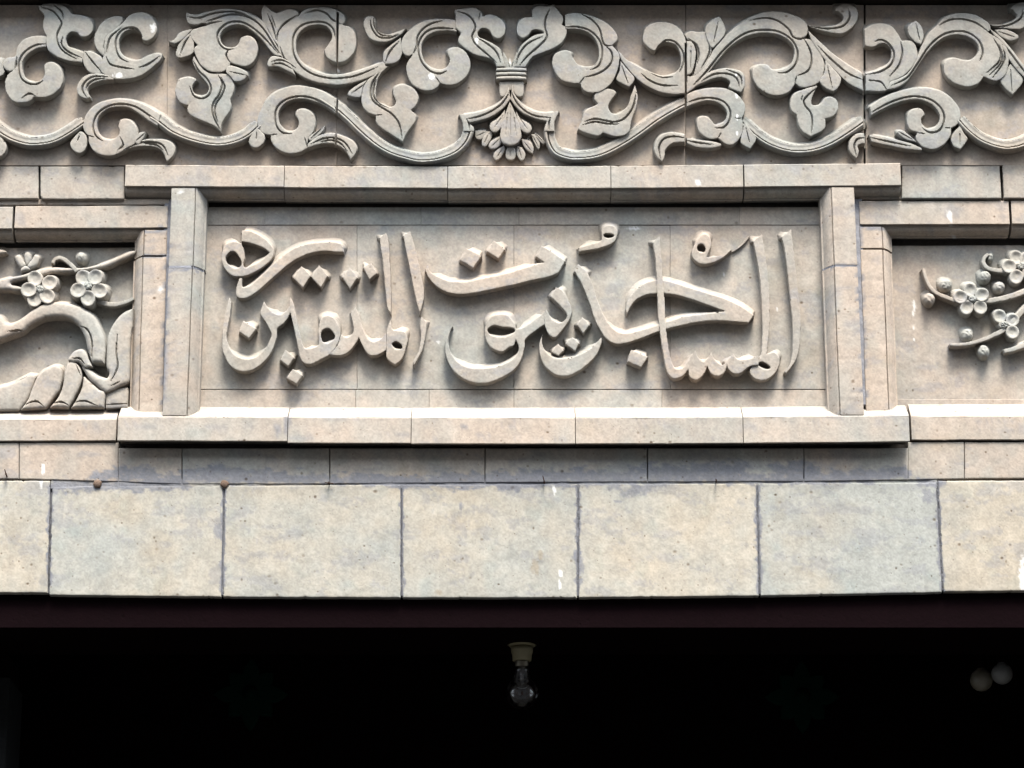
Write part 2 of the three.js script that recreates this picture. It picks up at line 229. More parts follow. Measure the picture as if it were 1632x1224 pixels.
// a band along a centre line; profile by side: a flat band, a cut line and a half-round bead on the right-hand (lower) side
function band(name, parent, line, hw, z0, h, o = {}) {
  const n = line.length, half = (i) => Array.isArray(hw) ? mix(hw[0], hw[1], i / (n - 1)) : hw, L = [], R = [];
  const nor = line.map((p, i) => { const a = line[Math.max(0, i - 1)], b = line[Math.min(n - 1, i + 1)], l = Math.hypot(b[0] - a[0], b[1] - a[1]) || 1; return [-(b[1] - a[1]) / l, (b[0] - a[0]) / l]; });
  line.forEach((p, i) => { const w = half(i); L.push([p[0] - nor[i][0] * w, p[1] - nor[i][1] * w]); R.push([p[0] + nor[i][0] * w, p[1] + nor[i][1] * w]); });
  if (o.bead) o.shape = (x, y) => {
    let m = 1e9, q = 0, near = 0;
    for (let i = 0; i + 1 < n; i++) { const a = line[i], b = line[i + 1], dx = b[0] - a[0], dy = b[1] - a[1], l2 = dx * dx + dy * dy || 1, t = clamp(((x - a[0]) * dx + (y - a[1]) * dy) / l2), ex = x - a[0] - dx * t, ey = y - a[1] - dy * t, d = ex * ex + ey * ey; if (d < m) { m = d; q = (dx * ey - dy * ex) / Math.sqrt(l2); near = i; } }
    q /= half(near); const s = o.bead;    // s = share of the half width where the cut line runs
    if (q < s - 0.13) return -1.6 - 1.0 * (1 - Math.min(1, Math.abs(q + 0.4) / 0.7)); if (q < s + 0.13) return -7 * (1 - Math.abs(q - s) / 0.13) - 1.2; const t = (q - (s + 1) / 2) / ((1 - s) / 2); return 1.4 - 4.4 * t * t;
  };
  return relief(name, parent, [[...L, ...R.reverse()]], z0, h, o);
}

// ------------------------------------------------------------------ setting: ground, wall body, cornice
const plain = (name, rgb, rough = 0.9) => new THREE.MeshPhysicalMaterial({ name, specularIntensity: rough > 0.5 ? 0.06 : 1, color: new THREE.Color().setRGB(...rgb), roughness: rough, map: fineMap, bumpMap: fineBump, bumpScale: 0.002 });
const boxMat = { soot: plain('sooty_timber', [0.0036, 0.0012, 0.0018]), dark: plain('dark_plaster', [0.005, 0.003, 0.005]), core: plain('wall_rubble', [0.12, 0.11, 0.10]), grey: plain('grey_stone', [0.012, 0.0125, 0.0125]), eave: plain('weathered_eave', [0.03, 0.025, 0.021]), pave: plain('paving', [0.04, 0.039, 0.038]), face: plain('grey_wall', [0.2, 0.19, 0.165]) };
function boxGeo(x0, x1, y0, y1, z0, z1) {   // metres, uv in metres
  const g = new THREE.BoxGeometry(x1 - x0, y1 - y0, z1 - z0); g.translate((x0 + x1) / 2, (y0 + y1) / 2, (z0 + z1) / 2);
  const p = g.attributes.position, n = g.attributes.normal, uv = g.attributes.uv;
  for (let i = 0; i < p.count; i++) { const ax = Math.abs(n.getX(i)) > 0.5 ? 0 : Math.abs(n.getY(i)) > 0.5 ? 1 : 2, a = ax === 0 ? p.getZ(i) : p.getX(i), b = ax === 1 ? p.getZ(i) : p.getY(i); uv.setXY(i, a / TEX, b / TEX); }
  return g;
}
function box(name, parent, x0, x1, y0, y1, z0, z1, mat) { const m = new THREE.Mesh(boxGeo(x0, x1, y0, y1, z0, z1), mat); m.name = name; m.castShadow = m.receiveShadow = true; parent.add(m); return m; }
const structure = (m, label) => { m.userData = { label, category: 'structure', kind: 'structure' }; return m; };
const yAt = (sy, z) => YC - W(816, sy, z)[1] * U, xAt = (sx, sy, z) => W(sx, sy, z)[0] * U;
{
  const g = new THREE.PlaneGeometry(240, 240); g.rotateX(-Math.PI / 2); const uv = g.attributes.uv; for (let i = 0; i < uv.count; i++) uv.setXY(i, uv.getX(i) * 190, uv.getY(i) * 190);
  const m = new THREE.Mesh(g, boxMat.pave); m.name = 'ground'; m.receiveShadow = true; structure(m, 'pale paved ground in front of the gate'); scene.add(m);
}
const yb0 = yAt(925, 0) + 0.001, yLint = yAt(951, 0), ySoff = yAt(9.5, 0), xL = xAt(-250, 900, 0), xR = xAt(1890, 900, 0);
{ // the house across the yard, behind the camera
  const t = thing('opposite_house', 'grey brick house across the yard behind the viewer', 'building'), br = plain('grey_brick', [0.13, 0.125, 0.12]), wood = plain('brown_wood', [0.06, 0.035, 0.025]), roof = plain('grey_tile', [0.07, 0.07, 0.075]);
  box('wall', t, -11, 11, 0, 7.2, 6.4, 6.8, br); box('wall', t, -11, -10.6, 0, 7.2, 6.81, 13, br); box('wall', t, 10.6, 11, 0, 7.2, 6.81, 13, br); box('eaves', t, -11.5, 11.5, 7.21, 7.5, 6.1, 13.5, wood);
  const g = new THREE.CylinderGeometry(0.01, 5.2, 2.4, 4, 1); g.rotateY(Math.PI / 4); g.scale(3.0, 1, 1.05); g.translate(0, 8.71, 9.8); const m = new THREE.Mesh(g, roof); m.name = 'roof'; m.castShadow = m.receiveShadow = true; t.add(m);
  box('door', t, -0.9, 0.9, 0.02, 2.6, 6.33, 6.398, wood); for (const x of [-8, -4.5, 4.5, 8]) for (const y of [1.1, 4.4]) box('window', t, x - 0.7, x + 0.7, y, y + 1.6, 6.35, 6.398, wood);
}
{ // body of the gate wall behind the facing, and the piers either side of the opening
  const t = thing('gate_wall', 'thick rubble body of the gate wall behind the carved facing', 'wall');
  box('wall_body', t, xL - 0.5, xR + 0.5, yb0, ySoff + 0.6, -0.40, -0.062, boxMat.core);
  box('wall_top', t, xL - 0.5, xR + 0.5, ySoff + 0.004, ySoff + 0.6, -0.06, -0.006, boxMat.core);
  box('pier', t, xL - 0.5, xL + 0.1, 0, yLint + 0.002, -0.40, 0, boxMat.face);
  box('pier', t, xR - 0.1, xR + 0.5, 0, yLint + 0.002, -0.40, 0, boxMat.face);
  box('end_wall', t, xL - 0.5, xL - 0.004, yLint + 0.006, ySoff, -0.06, 0, boxMat.face);
  box('end_wall', t, xR + 0.004, xR + 0.5, yLint + 0.006, ySoff, -0.06, 0, boxMat.face);
}
{
  const t = thing('eave_cornice', 'dark projecting cornice over the carved frieze, only its soffit edge in view', 'cornice');
  box('soffit_board', t, xL - 0.5, xR + 0.5, ySoff, ySoff + 0.06, 0.001, 0.068, boxMat.eave);
  box('soffit_board', t, xL - 0.5, xR + 0.5, ySoff + 0.062, ySoff + 0.14, 0.001, 0.088, boxMat.eave);
  box('drip_course', t, xL - 0.5, xR + 0.5, ySoff + 0.142, ySoff + 0.25, 0.001, 0.113, boxMat.eave);
}

// ------------------------------------------------------------------ carved frieze
{
  const fr = thing('carved_frieze', 'long relief frieze of scrolling vine, leaves and a tied bouquet above the inscription', 'frieze');
  const Z = 12, H = 20, ZT = Z + H;
  for (const [sx0, sy0, sx1, sy1, w] of [[538, 20, 537, 116, 1.1], [537, 152, 534, 256, 0.9], [1093, 70, 1093, 256, 1.1], [1374, 20, 1377, 84, 1.7], [1375, 80, 1379, 178, 1.5], [1379, 178, 1383, 252, 2.6]]) { const a = W(sx0, sy0, ZT), b = W(sx1, sy1, ZT); GAPS.push([a[0], a[1], b[0], b[1], w]); }
  const xs = [-280, -1, 266.5, 537, 1093, 1378, 1650, 1920], yT = 8, yB = 263.5;
  for (let i = 0; i + 1 < xs.length; i++) { const gp = [0.2, 0.2, 0.12, 0.4, 0.4, 1.6, 0.2, 0.2]; block('slab', fr, [[xs[i] + gp[i], yT], [xs[i + 1] - gp[i + 1], yT], [xs[i + 1] - gp[i + 1], yB], [xs[i] + gp[i], yB]], Z, 57, { tone: 0.9, value: 0.90, r: 0.35, step: 2.4, chip: 0.2, rough: 0.7, mat: M.carved }); }
  const A = tile(0, 0, 4.08), B = tile(250, 0, 4.08), C = tile(550, 0, 4.08), D = tile(850, 0, 4.08), E = tile(1000, 0, 4.08), F = tile(1232, 0, 4.08);
  let hh = 0; const lift = () => { hh = (hh * 7 + 3) % 11; return H - 1.4 + hh * 0.26; };
  const leaf = (name, T, out, grooves = [], o = {}) => relief(name, fr, [trace(T, out, ZT)], Z, o.h ?? lift(), { grooves: grooves.map((q) => trace(T, q, ZT, false, 4)), dome: 0.6, round: 1.8, drop: 1.1, tone: 0.34, value: 0.85, ...o });
  const vine = (T, pts, hw, o = {}) => band('vine_stem', fr, trace(T, pts, ZT, false, 6), hw, Z, lift() - 2, { bead: 0.25, tone: 0.38, value: 0.85, ...o });
  // far left
  vine(A, '-760,720 -640,760 -500,860 -380,915 -250,905 -140,820 -80,790 0,843 80,888 170,915 250,917 340,900 430,855 545,778', 9.2);
  leaf('leaf_lobe', A, '-110,390 -30,375 0,382 24,430 30,468 10,490 -40,505 -120,470');
  leaf('bud', A, '-110,900 -50,880 0,892 34,930 40,975 8,1015 -60,1030 -120,980');
  leaf('scroll_leaf', A, '-760,200 -560,120 -400,140 -300,260 -330,380 -440,410 -470,330 -560,300 -700,330', [], {});
  leaf('scroll_leaf', A, '300,235* 220,235 150,260 112,310 98,365 42,380 20,412 30,448 65,466 95,452* 44,495 32,550 45,612 92,662 150,668 200,655 222,630* 285,635 352,610 400,560 411,500 390,440 350,408 312,405 286,430 290,470 280,505 250,530 200,530 160,500 145,450 150,400 185,350 240,316 300,306*', ['300,288 230,296 165,336 128,390 122,450 140,512 190,546 240,548 282,524', '110,370 104,420 96,452', '140,640 190,610 230,625']);
  leaf('crest_leaf', A, '250,35* 330,25 420,40 468,92* 520,98 580,120 605,165 600,205 570,235 525,237 500,213 465,207 435,235 430,270 450,305 520,330 545,340* 535,405* 450,397 370,368 310,322 298,262 302,232* 284,200 278,150 287,95 258,62', ['270,48 340,70 385,120 400,152 384,192 370,232 380,290 420,340 500,386', '345,30 400,75 410,120', '410,240 400,290 450,340 530,375']);
  leaf('scroll_leaf', A, '797,150* 840,100 900,80 960,90 1005,140 1020,190 1005,235 960,266 922,258* 915,215 870,190 815,205 780,250 775,310 800,360 850,387 910,387 960,360 1010,345 1055,352* 1045,390 990,440 920,490 840,512 760,514 700,500 655,462 655,410 680,345* 676,290 690,236 740,196', ['925,240 905,205 870,180 805,190 760,240 752,310 780,375 835,405', '690,350 700,300 720,240 790,180', '690,370 720,420 800,440 870,450', '1040,365 960,420 900,440']);
  leaf('leaf_lobe', A, '800,132 780,105 720,110 668,140 625,200 610,262 630,320 672,364* 688,340 680,290 700,230 750,195 796,160', ['800,130 770,185 700,240 672,310']);
  leaf('tail_leaf', A, '705,488* 620,478 560,490 515,530 498,580 515,622 560,644 587,632* 572,600 580,565 620,537 680,522 742,517*', ['700,500 610,498 552,535 535,585 565,634', '690,510 620,518 572,550 560,590']);
  leaf('small_leaf', A, '545,325* 600,335 660,370 668,420 662,460 690,488* 640,480 580,466 545,420 533,370', ['555,338 602,400 668,474']);
  leaf('scroll_leaf', A, '1045,742* 960,690 860,650 760,640 650,665 570,725 540,800 545,845 575,882* 578,930 610,980 670,1008 750,1005 764,974* 860,945 892,900 893,845 865,795 825,772 785,778 768,815 775,850 760,888 715,908 665,893 635,845 632,790 650,745 700,706 770,692 840,700 900,735 960,778 1025,820*', ['1030,792 960,742 880,692 790,674 700,690 630,742 604,820 622,880 670,918', '765,975 800,940 780,890', '575,880 610,890']);
  leaf('tail_leaf', A, '752,1005* 830,966 900,950 980,950 1035,966 1065,1000 1083,1051* 1126,1010 1138,960 1110,922 1060,905 1000,903 940,906 880,922 762,972*', ['800,975 900,928 1000,922 1060,945 1092,1010', '930,935 1010,938 1060,975']);
  leaf('small_leaf', A, '872,915 905,865 957,852* 932,900 902,938', ['885,915 945,862']);
  leaf('bud', A, '522,848* 480,890 455,930 470,970 510,993 550,975 566,930 560,880', ['520,870 500,920']);
  vine(A, '985,742 1045,782 1130,845 1250,893 1390,922 1500,912 1600,870 1680,800', 9.2);
  // second panel
  leaf('scroll_leaf', B, '190,80* 250,95 330,75 420,58 520,62 610,90 690,140 730,210 775,290 812,366* 770,358 730,320 680,255 620,200 560,165 500,162 445,185 415,225 415,265 440,300 485,310 525,290 550,245 600,233 645,270 657,330 635,395 585,430 530,425 478,408* 470,440 420,468 350,465 295,432 262,385 240,320 264,292* 225,250 222,200 280,178 335,160* 300,150 250,162 205,150 190,115', ['200,108 270,118 350,92 450,76 540,84 640,130', '322,140 380,122 460,98 540,98 620,124 690,184 760,292 800,350', '785,345 700,248 620,178 545,142 465,148 408,192 392,240 412,292 452,320 500,318', '300,170 350,150 420,140', '478,408 450,360 470,320']);
  leaf('small_leaf', B, '75,266* 110,258 150,212 242,183* 205,222 152,268 110,284');
  leaf('small_leaf', B, '235,212 242,300 236,342 190,366 140,373 122,345 145,280 190,228', ['215,230 180,280 150,360']);
  leaf('bud', B, '466,428 530,440 580,465 593,490* 560,522 510,532 480,500 450,470', ['475,468 583,490'], {});
  leaf('pendant_leaf', B, '240,358* 268,405 305,450 350,475 420,475 470,490 502,540 502,590 478,645* 482,700 452,752 426,792 415,852* 370,815 290,780 220,745 195,705 218,660* 195,680 150,662 120,612 120,560 150,510 210,498 256,516 230,555 240,600 285,620 325,600 335,560 310,520 270,470 240,420 231,385', ['238,395 270,455 322,505 350,560 340,612 292,638 238,618 214,560', '398,488 424,540 405,610 370,660 358,720 378,780 410,838', '416,500 440,560 420,620 386,670 376,730 396,790'], {});
  leaf('crest_leaf', B, '700,24* 742,66 780,82 850,58 900,65 920,95 880,130 830,160 800,190 785,240 792,296* 760,262 720,190 690,150 680,100 680,60', ['720,90 752,170 776,262', '912,96 830,150 790,210 778,262', '745,100 772,180']);
  leaf('scroll_leaf', B, '920,100* 960,60 1030,45 1110,45 1170,65 1215,100 1222,140 1200,158* 1255,175 1290,220 1296,290 1275,350 1220,396 1160,402 1110,376 1090,330 1112,290 1136,250 1130,200 1090,165 1030,160 970,175 925,215 905,270 910,340 950,410 1020,455 1110,480 1200,480 1300,460 1400,425 1472,394* 1492,440* 1420,485 1330,520 1220,546 1120,546 1010,525 920,480 850,420 800,350 785,290 790,210 830,160 880,125', ['1158,250 1148,190 1102,148 1030,140 950,158 900,205 882,270 890,350 935,425 1010,478 1110,505 1210,505 1310,485 1440,432', '960,86 1040,66 1100,85 1140,125 1196,154', '800,300 830,380 900,440']);
  leaf('tail_leaf', B, '862,398* 800,370 750,366 720,400 725,432 780,432 830,452 902,488*', ['880,420 810,390 745,402', '880,450 810,412 750,418']);
  leaf('scroll_leaf', B, '1150,632* 1080,590 980,560 880,555 780,590 710,650 670,720 652,780 660,830 690,866 738,876* 745,920 790,972 860,996 930,986 978,960* 985,900 1020,850 1032,790 1010,735 960,705 920,710 900,740 920,780 915,825 880,850 835,845 800,800 790,750 805,700 850,660 920,640 1000,650 1090,685 1162,736*', ['1150,706 1080,666 1000,632 920,624 840,644 785,690 768,750 778,818 820,862 876,866', '738,876 780,870', '978,960 960,890']);
  vine(B, '1070,625 1160,684 1250,760 1340,848 1440,930 1530,980 1632,1012 1714,1028 1824,1018 1934,975 1999,912 2027,846', [9.4, 9]);
  leaf('bud', B, '650,826* 610,880 595,920 620,956 660,956 696,925 700,880 672,850', ['650,860 645,910']);
  leaf('tail_leaf', B, '975,963* 1040,942 1100,932 1160,940 1210,966 1240,1000 1260,1036* 1292,1000 1302,960 1270,915 1210,885 1150,868 1090,870 1040,890 984,932*', ['1000,938 1080,902 1160,898 1225,930 1270,1000', '1060,925 1130,912 1190,930 1240,985']);
  leaf('small_leaf', B, '985,892 1040,850 1097,808* 1082,850 1042,890 1000,916', ['1000,900 1085,822']);
  // third panel, left of the bouquet
  leaf('tail_leaf', C, '180,104* 140,110 120,150 130,200 160,250 220,273 290,268 340,240 372,215 402,180* 340,205 280,225 230,215 200,180 195,130', ['165,120 172,180 218,240 290,246 350,222', '185,120 192,175 232,226 300,232'], {});
  leaf('small_leaf', C, '362,238* 310,280 255,330 245,380 255,416* 310,410 350,390 373,340 366,290', ['350,268 292,330 260,408']);
  leaf('scroll_leaf', C, '722,130* 640,122 560,125 490,145 430,185 380,235 362,290 375,340 405,363 440,352* 402,410 400,470 430,540 490,581 560,586 604,562 618,540* 680,551 750,531 800,480 816,410 795,350 750,312 700,308 665,335 680,380 665,430 620,452 560,440 515,390 498,330 505,270 550,220 620,200 690,198 727,208*', ['640,132 560,152 500,192 470,242 465,300 442,348', '722,188 620,180 538,198 486,258 476,330 498,402 550,458 612,478 662,458', '618,540 590,500']);
  leaf('pendant_leaf', C, '180,492* 240,440 292,420* 230,480 205,550 200,620 220,660 270,690 310,690 330,660 310,600 330,560 380,545 440,570 476,620 470,670 430,716* 462,750 450,800 410,850 375,921* 320,885 240,835 200,790 200,748* 150,730 115,690 105,640 115,570 145,520', ['222,470 180,530 165,600 180,650 230,692 300,736 350,800 370,900', '205,500 188,560 186,625 230,672 290,700', '200,748 240,745']);
  leaf('small_leaf', C, '150,512* 90,545 35,585 14,616* 60,631 105,626 116,570', ['130,545 40,608']);
  // tied bouquet
  leaf('bouquet_leaf', C, '710,65* 780,55 840,50 885,80 892,110* 940,95 1000,115 1040,160 1038,220 1000,251 960,235 935,195 890,185 865,210 870,240 910,260 970,290 1012,330 1042,436* 985,436* 960,390 900,370 840,355 770,310 735,265 752,214* 720,180 718,120', ['730,76 800,100 840,150 845,190 825,240 850,290 920,350 985,408', '862,248 930,290 984,340 1012,410', '880,80 868,130'], { h: H + 1 });
  leaf('bouquet_leaf', C, '1350,27* 1390,75 1420,120 1412,160* 1442,190 1430,250 1380,300 1290,340 1220,370 1172,436* 1098,436* 1122,340 1160,280 1230,230 1290,215 1270,195 1220,195 1190,230 1150,246 1118,215 1118,165 1150,120 1216,108* 1220,60 1260,35 1310,40', ['1332,58 1304,120 1300,180 1312,240 1260,300 1190,360 1136,424', '1286,236 1190,282 1134,350 1112,420'], { h: H + 0.3 });
  leaf('stalk', C, '1030,438* 1022,380 1030,330 1056,380 1075,416 1096,380 1118,330 1126,380 1110,438*', ['1060,390 1068,432', '1092,390 1084,432'], { h: H - 3 });
  for (const [y0, y1, k] of [[438, 465, 0], [466, 493, 1], [494, 520, 2]]) leaf('binding_ring', C, `988,${y0 + 4} 1080,${y0} 1172,${y0 + 4} 1178,${(y0 + y1) / 2} 1172,${y1 - 1} 1080,${y1 - 1} 988,${y1 - 1} 982,${(y0 + y1) / 2}`, [], { h: H + 1.5 - k * 0.2, round: 3.2, drop: 3, dome: 0, step: 1.0 });
  leaf('bouquet_post', C, '1003,522* 1162,522* 1160,610 1120,620 1076,580 1034,620 1006,610', [], { h: H - 4 });
  leaf('ogee_arm', C, '1060,535* 1042,612 980,680 900,715 810,735 738,739* 762,790 768,852* 838,852* 832,822 800,797* 880,780 960,750 1030,700 1076,642*', ['1070,596 1025,665 955,718 870,755 788,772', '788,772 805,802 806,850'], { h: H - 1.2, gd: 5 });
  leaf('ogee_arm', C, '1086,535* 1104,612 1160,680 1222,716 1300,730 1394,718* 1364,790 1362,852* 1292,852* 1298,820 1312,786* 1240,770 1160,736 1110,692 1074,642*', ['1080,596 1114,662 1170,718 1240,752 1336,764', '1336,764 1326,800 1326,850'], { h: H - 1.0, gd: 5 });
  const petal = (s, g = [], o = {}) => leaf('petal', C, s, g, { step: 1.1, round: 2.2, gw: 1.7, gd: 3, dome: 1, ...o });
  petal('1070,655* 1110,740 1140,830 1146,890 1120,930 1075,943 1030,930 1009,890 1015,820 1040,740', ['1075,690 1076,925', '1058,730 1042,880', '1094,730 1114,880'], { h: H - 1 });
  petal('1042,698* 1000,755 950,790 939,825 965,854 1000,842 1034,790', ['1025,745 970,825'], { h: H - 4 });
  petal('1108,698* 1140,760 1195,795 1214,830 1195,858 1160,850 1122,800', ['1125,745 1185,835'], { h: H - 4 });
  for (const [s, g] of [['930,838* 895,880 887,927 915,939 945,900 958,855', '935,855 903,925'], ['1012,868* 950,905 932,940 960,957 1000,942 1022,905', '1005,890 950,942'], ['1034,930* 985,960 962,1000 980,1029 1012,1010 1042,960', '1025,950 985,1012'], ['1075,940* 1048,960 1044,1010 1075,1029 1106,1015 1108,960', '1075,950 1075,1020'], ['1118,930* 1112,980 1140,1029 1166,1021 1172,985 1150,950', '1128,950 1148,1015'], ['1146,888* 1158,930 1190,970 1223,986* 1224,940 1195,900', '1165,910 1212,970'], ['1208,856* 1225,905 1255,956 1269,935 1263,890 1240,858', '1220,872 1256,940'], ['842,832* 912,834 928,850 885,892 848,882', '915,842 856,872'], ['1222,842* 1262,868 1304,912* 1290,924 1262,902', '1232,852 1292,914']]) petal(s, [g], { h: H - 8 - 2 * rnd() });
  vine(D, '103,838 112,905 152,975 230,1006 290,1010 390,1000 480,970 600,905 700,838 800,765 900,705 996,655', [9, 9.6]);
  // fourth panel
  leaf('scroll_leaf', D, '205,95* 270,85 340,95 420,120 500,170 545,230 545,265 512,296* 556,350 560,400 545,470 510,540 450,590 390,606 330,590 300,545* 250,541 180,520 135,460 122,400 145,350 200,328 240,340 255,370 290,420 350,435 400,420 425,370 420,300 390,240 340,205 280,190 205,190*', ['310,94 380,130 430,190 448,262 470,296 512,296', '205,178 290,176 372,203 434,270 448,350 428,424 370,458', '470,302 508,340 510,400 470,450 410,484 330,505', '300,545 330,505'], {});
  leaf('scroll_leaf', D, '540,308* 600,380 680,430 760,470 840,495 910,480 950,440 960,380 940,310 900,280 850,275 810,300 790,330 750,310 715,270 715,220 740,170 800,145 870,145 940,175 985,240 1000,330* 1000,604* 920,613 830,600 740,560 660,500 570,390*', ['640,396 720,446 830,500 905,500', '820,292 862,262 920,272 970,330 978,400 950,470', '700,478 760,525 840,555 940,555']);
  leaf('bud', D, '565,393* 620,460 659,515 625,567* 580,546 540,515 560,460', ['575,430 615,540']);
  leaf('pendant_leaf', D, '660,548* 679,620 670,700 640,780 620,860 540,886 455,862* 420,881 350,866 289,840* 310,790 340,720 395,690 420,672* 395,640 410,600 470,575 520,585 536,610 500,660 490,700 510,735 560,735 610,690 635,620', ['330,792 400,772 480,786 540,791 600,762 650,690 668,600', '320,812 400,792 480,804 560,808']);
  // fifth panel
  leaf('leaf_lobe', E, '596,104* 630,160 636,220 590,280 545,310 505,210 525,150', ['590,140 560,280']);
  leaf('leaf_lobe', E, '375,222 410,200 460,205 512,200* 545,250 548,330 520,410 480,460 428,492* 445,420 455,350 440,290 388,252*', ['400,250 450,290 465,350 455,420', '530,290 530,350 480,440']);
  leaf('small_leaf', E, '384,262* 420,272 445,330 440,400 420,470 388,486*', ['412,300 412,440']);
  leaf('scroll_leaf', E, '386,488* 430,490 500,430 560,320 640,230 720,160 800,110 900,75 1000,75 1090,100 1150,135 1175,180 1165,230 1124,250* 1190,255 1240,310 1280,400 1278,470 1250,530 1190,560 1130,566 1090,540* 1060,590 1000,616 930,613 860,575 815,510 815,450 850,422 900,420 940,450 1000,450 1060,415 1085,350 1075,290 1020,240 940,215 850,215 760,240 670,300 590,390 520,480 450,555 386,606*', ['430,550 520,455 610,340 700,255 790,205 890,192 985,204 1068,256 1106,330 1096,410 1040,466 980,472', '800,130 900,115 980,135 1050,190 1075,235 1122,252 1166,232', '1150,254 1190,330 1196,410 1170,462 1104,492', '1090,540 1100,495', '470,520 560,395'], {});
  leaf('vine_branch', E, '1170,190* 1250,270 1350,360 1450,430 1538,482* 1542,592* 1450,550 1380,490 1280,385 1196,262*', ['1240,300 1340,400 1440,480 1536,520']);
  leaf('tail_leaf', E, '1170,160* 1250,170 1330,165 1380,150 1405,110 1380,75 1350,65 1370,35 1420,22 1470,35 1500,80 1490,140 1440,195 1380,216 1300,205 1220,185', ['1195,170 1300,184 1400,168 1446,110 1436,56']);
  leaf('bud', E, '1285,388* 1340,450 1389,510 1370,570 1340,596* 1290,576 1250,530 1280,470', ['1300,430 1330,570']);
  leaf('pendant_leaf', E, '1240,553* 1220,590 1200,640 1200,680 1250,680 1290,635 1330,630 1365,660 1371,710 1340,755 1285,772* 1286,830 1240,865 1190,887* 1140,855 1110,810 1100,745* 1065,715 1057,660 1085,610 1150,580', ['1226,574 1154,640 1152,682 1190,730 1202,790 1196,864', '1140,620 1130,650']);
  leaf('small_frond', E, '440,562* 490,500 550,460 640,445 720,460 760,500 762,560 740,602* 690,585 660,565 665,530 620,505 560,510 500,535', ['480,530 560,484 650,480 710,510 728,572', '640,452 730,490 745,560']);
  leaf('scroll_leaf', E, '386,612* 450,585 540,570 640,575 710,610 760,670 766,720 745,766* 752,830 735,890 690,936 640,936 590,897* 530,901 470,860 450,800 470,760 510,755 540,780 570,810 610,800 640,770 645,720 610,680 550,655 480,660 386,692*', ['386,668 470,640 560,638 632,664 668,720 662,784 622,828 566,830', '590,897 610,860', '745,766 700,770']);
  leaf('tail_leaf', E, '383,880* 300,861 230,874 185,920 171,970 190,1020 226,1051* 241,1020 250,970 300,930 383,924*', ['383,900 300,888 235,905 205,960 215,1030']);
  leaf('tail_leaf', E, '387,892* 450,905 540,915 612,930* 600,951 520,961 440,951 387,930*', ['387,912 460,925 560,938']);
  leaf('bud', E, '762,788* 800,840 839,900 800,966* 760,946 735,910', ['770,830 795,930']);
  vine(E, '745,772 840,860 935,922 1065,962 1200,957 1320,915 1435,845 1540,772', [8.8, 9.4]);
  leaf('tail_leaf', E, '1548,866* 1490,871 1445,920 1443,980 1490,1031* 1506,985 1500,945 1552,930*', ['1545,895 1495,905 1475,950 1488,1010']);
  // sixth panel
  leaf('scroll_leaf', F, '592,190* 640,160 700,150 770,165 815,220 838,262* 905,265 935,310 941,370 910,430 850,490 760,532* 740,585 660,591 602,587* 602,472* 680,455 740,420 770,370 765,310 730,280 690,285 660,300 620,300 594,290*', ['664,268 702,256 752,280 788,340 772,412 702,462 606,484', '830,268 842,340 820,420 758,494', '740,585 700,530 610,520']);
  leaf('leaf_lobe', F, '930,134* 970,180 981,240 962,292* 920,270 880,220 880,170', ['930,160 955,270']);
  leaf('scroll_leaf', F, '738,582* 762,530* 860,490 920,410 960,310 1010,220 1060,170 1120,110 1210,85 1310,95 1390,140 1416,182 1400,212* 1480,260 1530,330 1531,420 1510,490 1450,526 1370,500* 1330,546 1260,563 1180,540 1120,490 1109,430 1130,390 1180,375 1240,390 1300,385 1335,330 1325,280 1270,240 1200,225 1120,240 1050,290 990,360 930,450 870,530 800,572', ['770,556 870,506 945,405 1015,300 1100,228 1190,203 1272,214 1342,268 1364,340 1344,396', '1080,165 1150,130 1230,125 1320,150 1402,208', '1436,256 1478,330 1470,400 1388,474', '1490,290 1506,390 1428,506', '1470,290 1492,390 1408,490'], {});
  leaf('vine_branch', F, '1400,178* 1480,240 1560,330 1640,430 1760,520 1960,560 1960,640 1740,610 1640,510 1560,425 1470,280', ['1450,240 1540,340 1640,470 1750,565']);
  leaf('small_leaf', F, '1440,190* 1520,190 1590,225 1592,250 1540,263 1480,235', ['1470,205 1570,240']);
  leaf('tail_leaf', F, '1400,160* 1480,160 1550,140 1586,105 1565,70 1545,55 1580,25 1640,15 1700,20 1720,90 1640,175 1570,190 1480,180', ['1420,168 1520,168 1610,120 1625,60']);
  leaf('bud', F, '1545,408* 1600,470 1626,530 1560,613* 1510,570 1480,520 1510,470', ['1545,450 1555,590']);
  leaf('scroll_leaf', F, '628,690* 720,630 820,590 930,568 1040,575 1130,610 1200,680 1221,740 1205,800 1160,832* 1156,880 1110,940 1040,969 970,950 930,900 938,860* 890,840 870,790 880,735 920,705 960,705 986,740 964,772 975,810 1010,835 1060,820 1085,770 1070,715 1020,670 940,645 850,655 750,690 638,750*', ['634,734 740,674 850,634 940,626 1030,648 1098,708 1114,780 1084,844 1022,860 968,830', '938,860 990,870', '1160,832 1120,830']);
  leaf('tail_leaf', F, '622,870* 700,880 800,905 900,930 966,960* 960,976 860,966 760,946 640,920*', ['630,892 760,920 900,950']);
  leaf('small_leaf', F, '804,860* 835,845 900,890 932,922* 860,906', ['820,858 905,905']);
  leaf('bud', F, '1215,813* 1245,865 1266,905 1220,969* 1175,946 1160,890', ['1215,850 1218,940']);
  vine(F, '1218,768 1285,840 1370,902 1480,940 1560,942 1660,910 1780,830 1900,720 2040,640 2200,640 2350,720 2500,800', 9.2);
  leaf('scroll_leaf', F, '1800,300 1950,180 2150,180 2260,300 2220,440 2080,460 2060,370 1960,340 1900,420 1820,400', []);
}

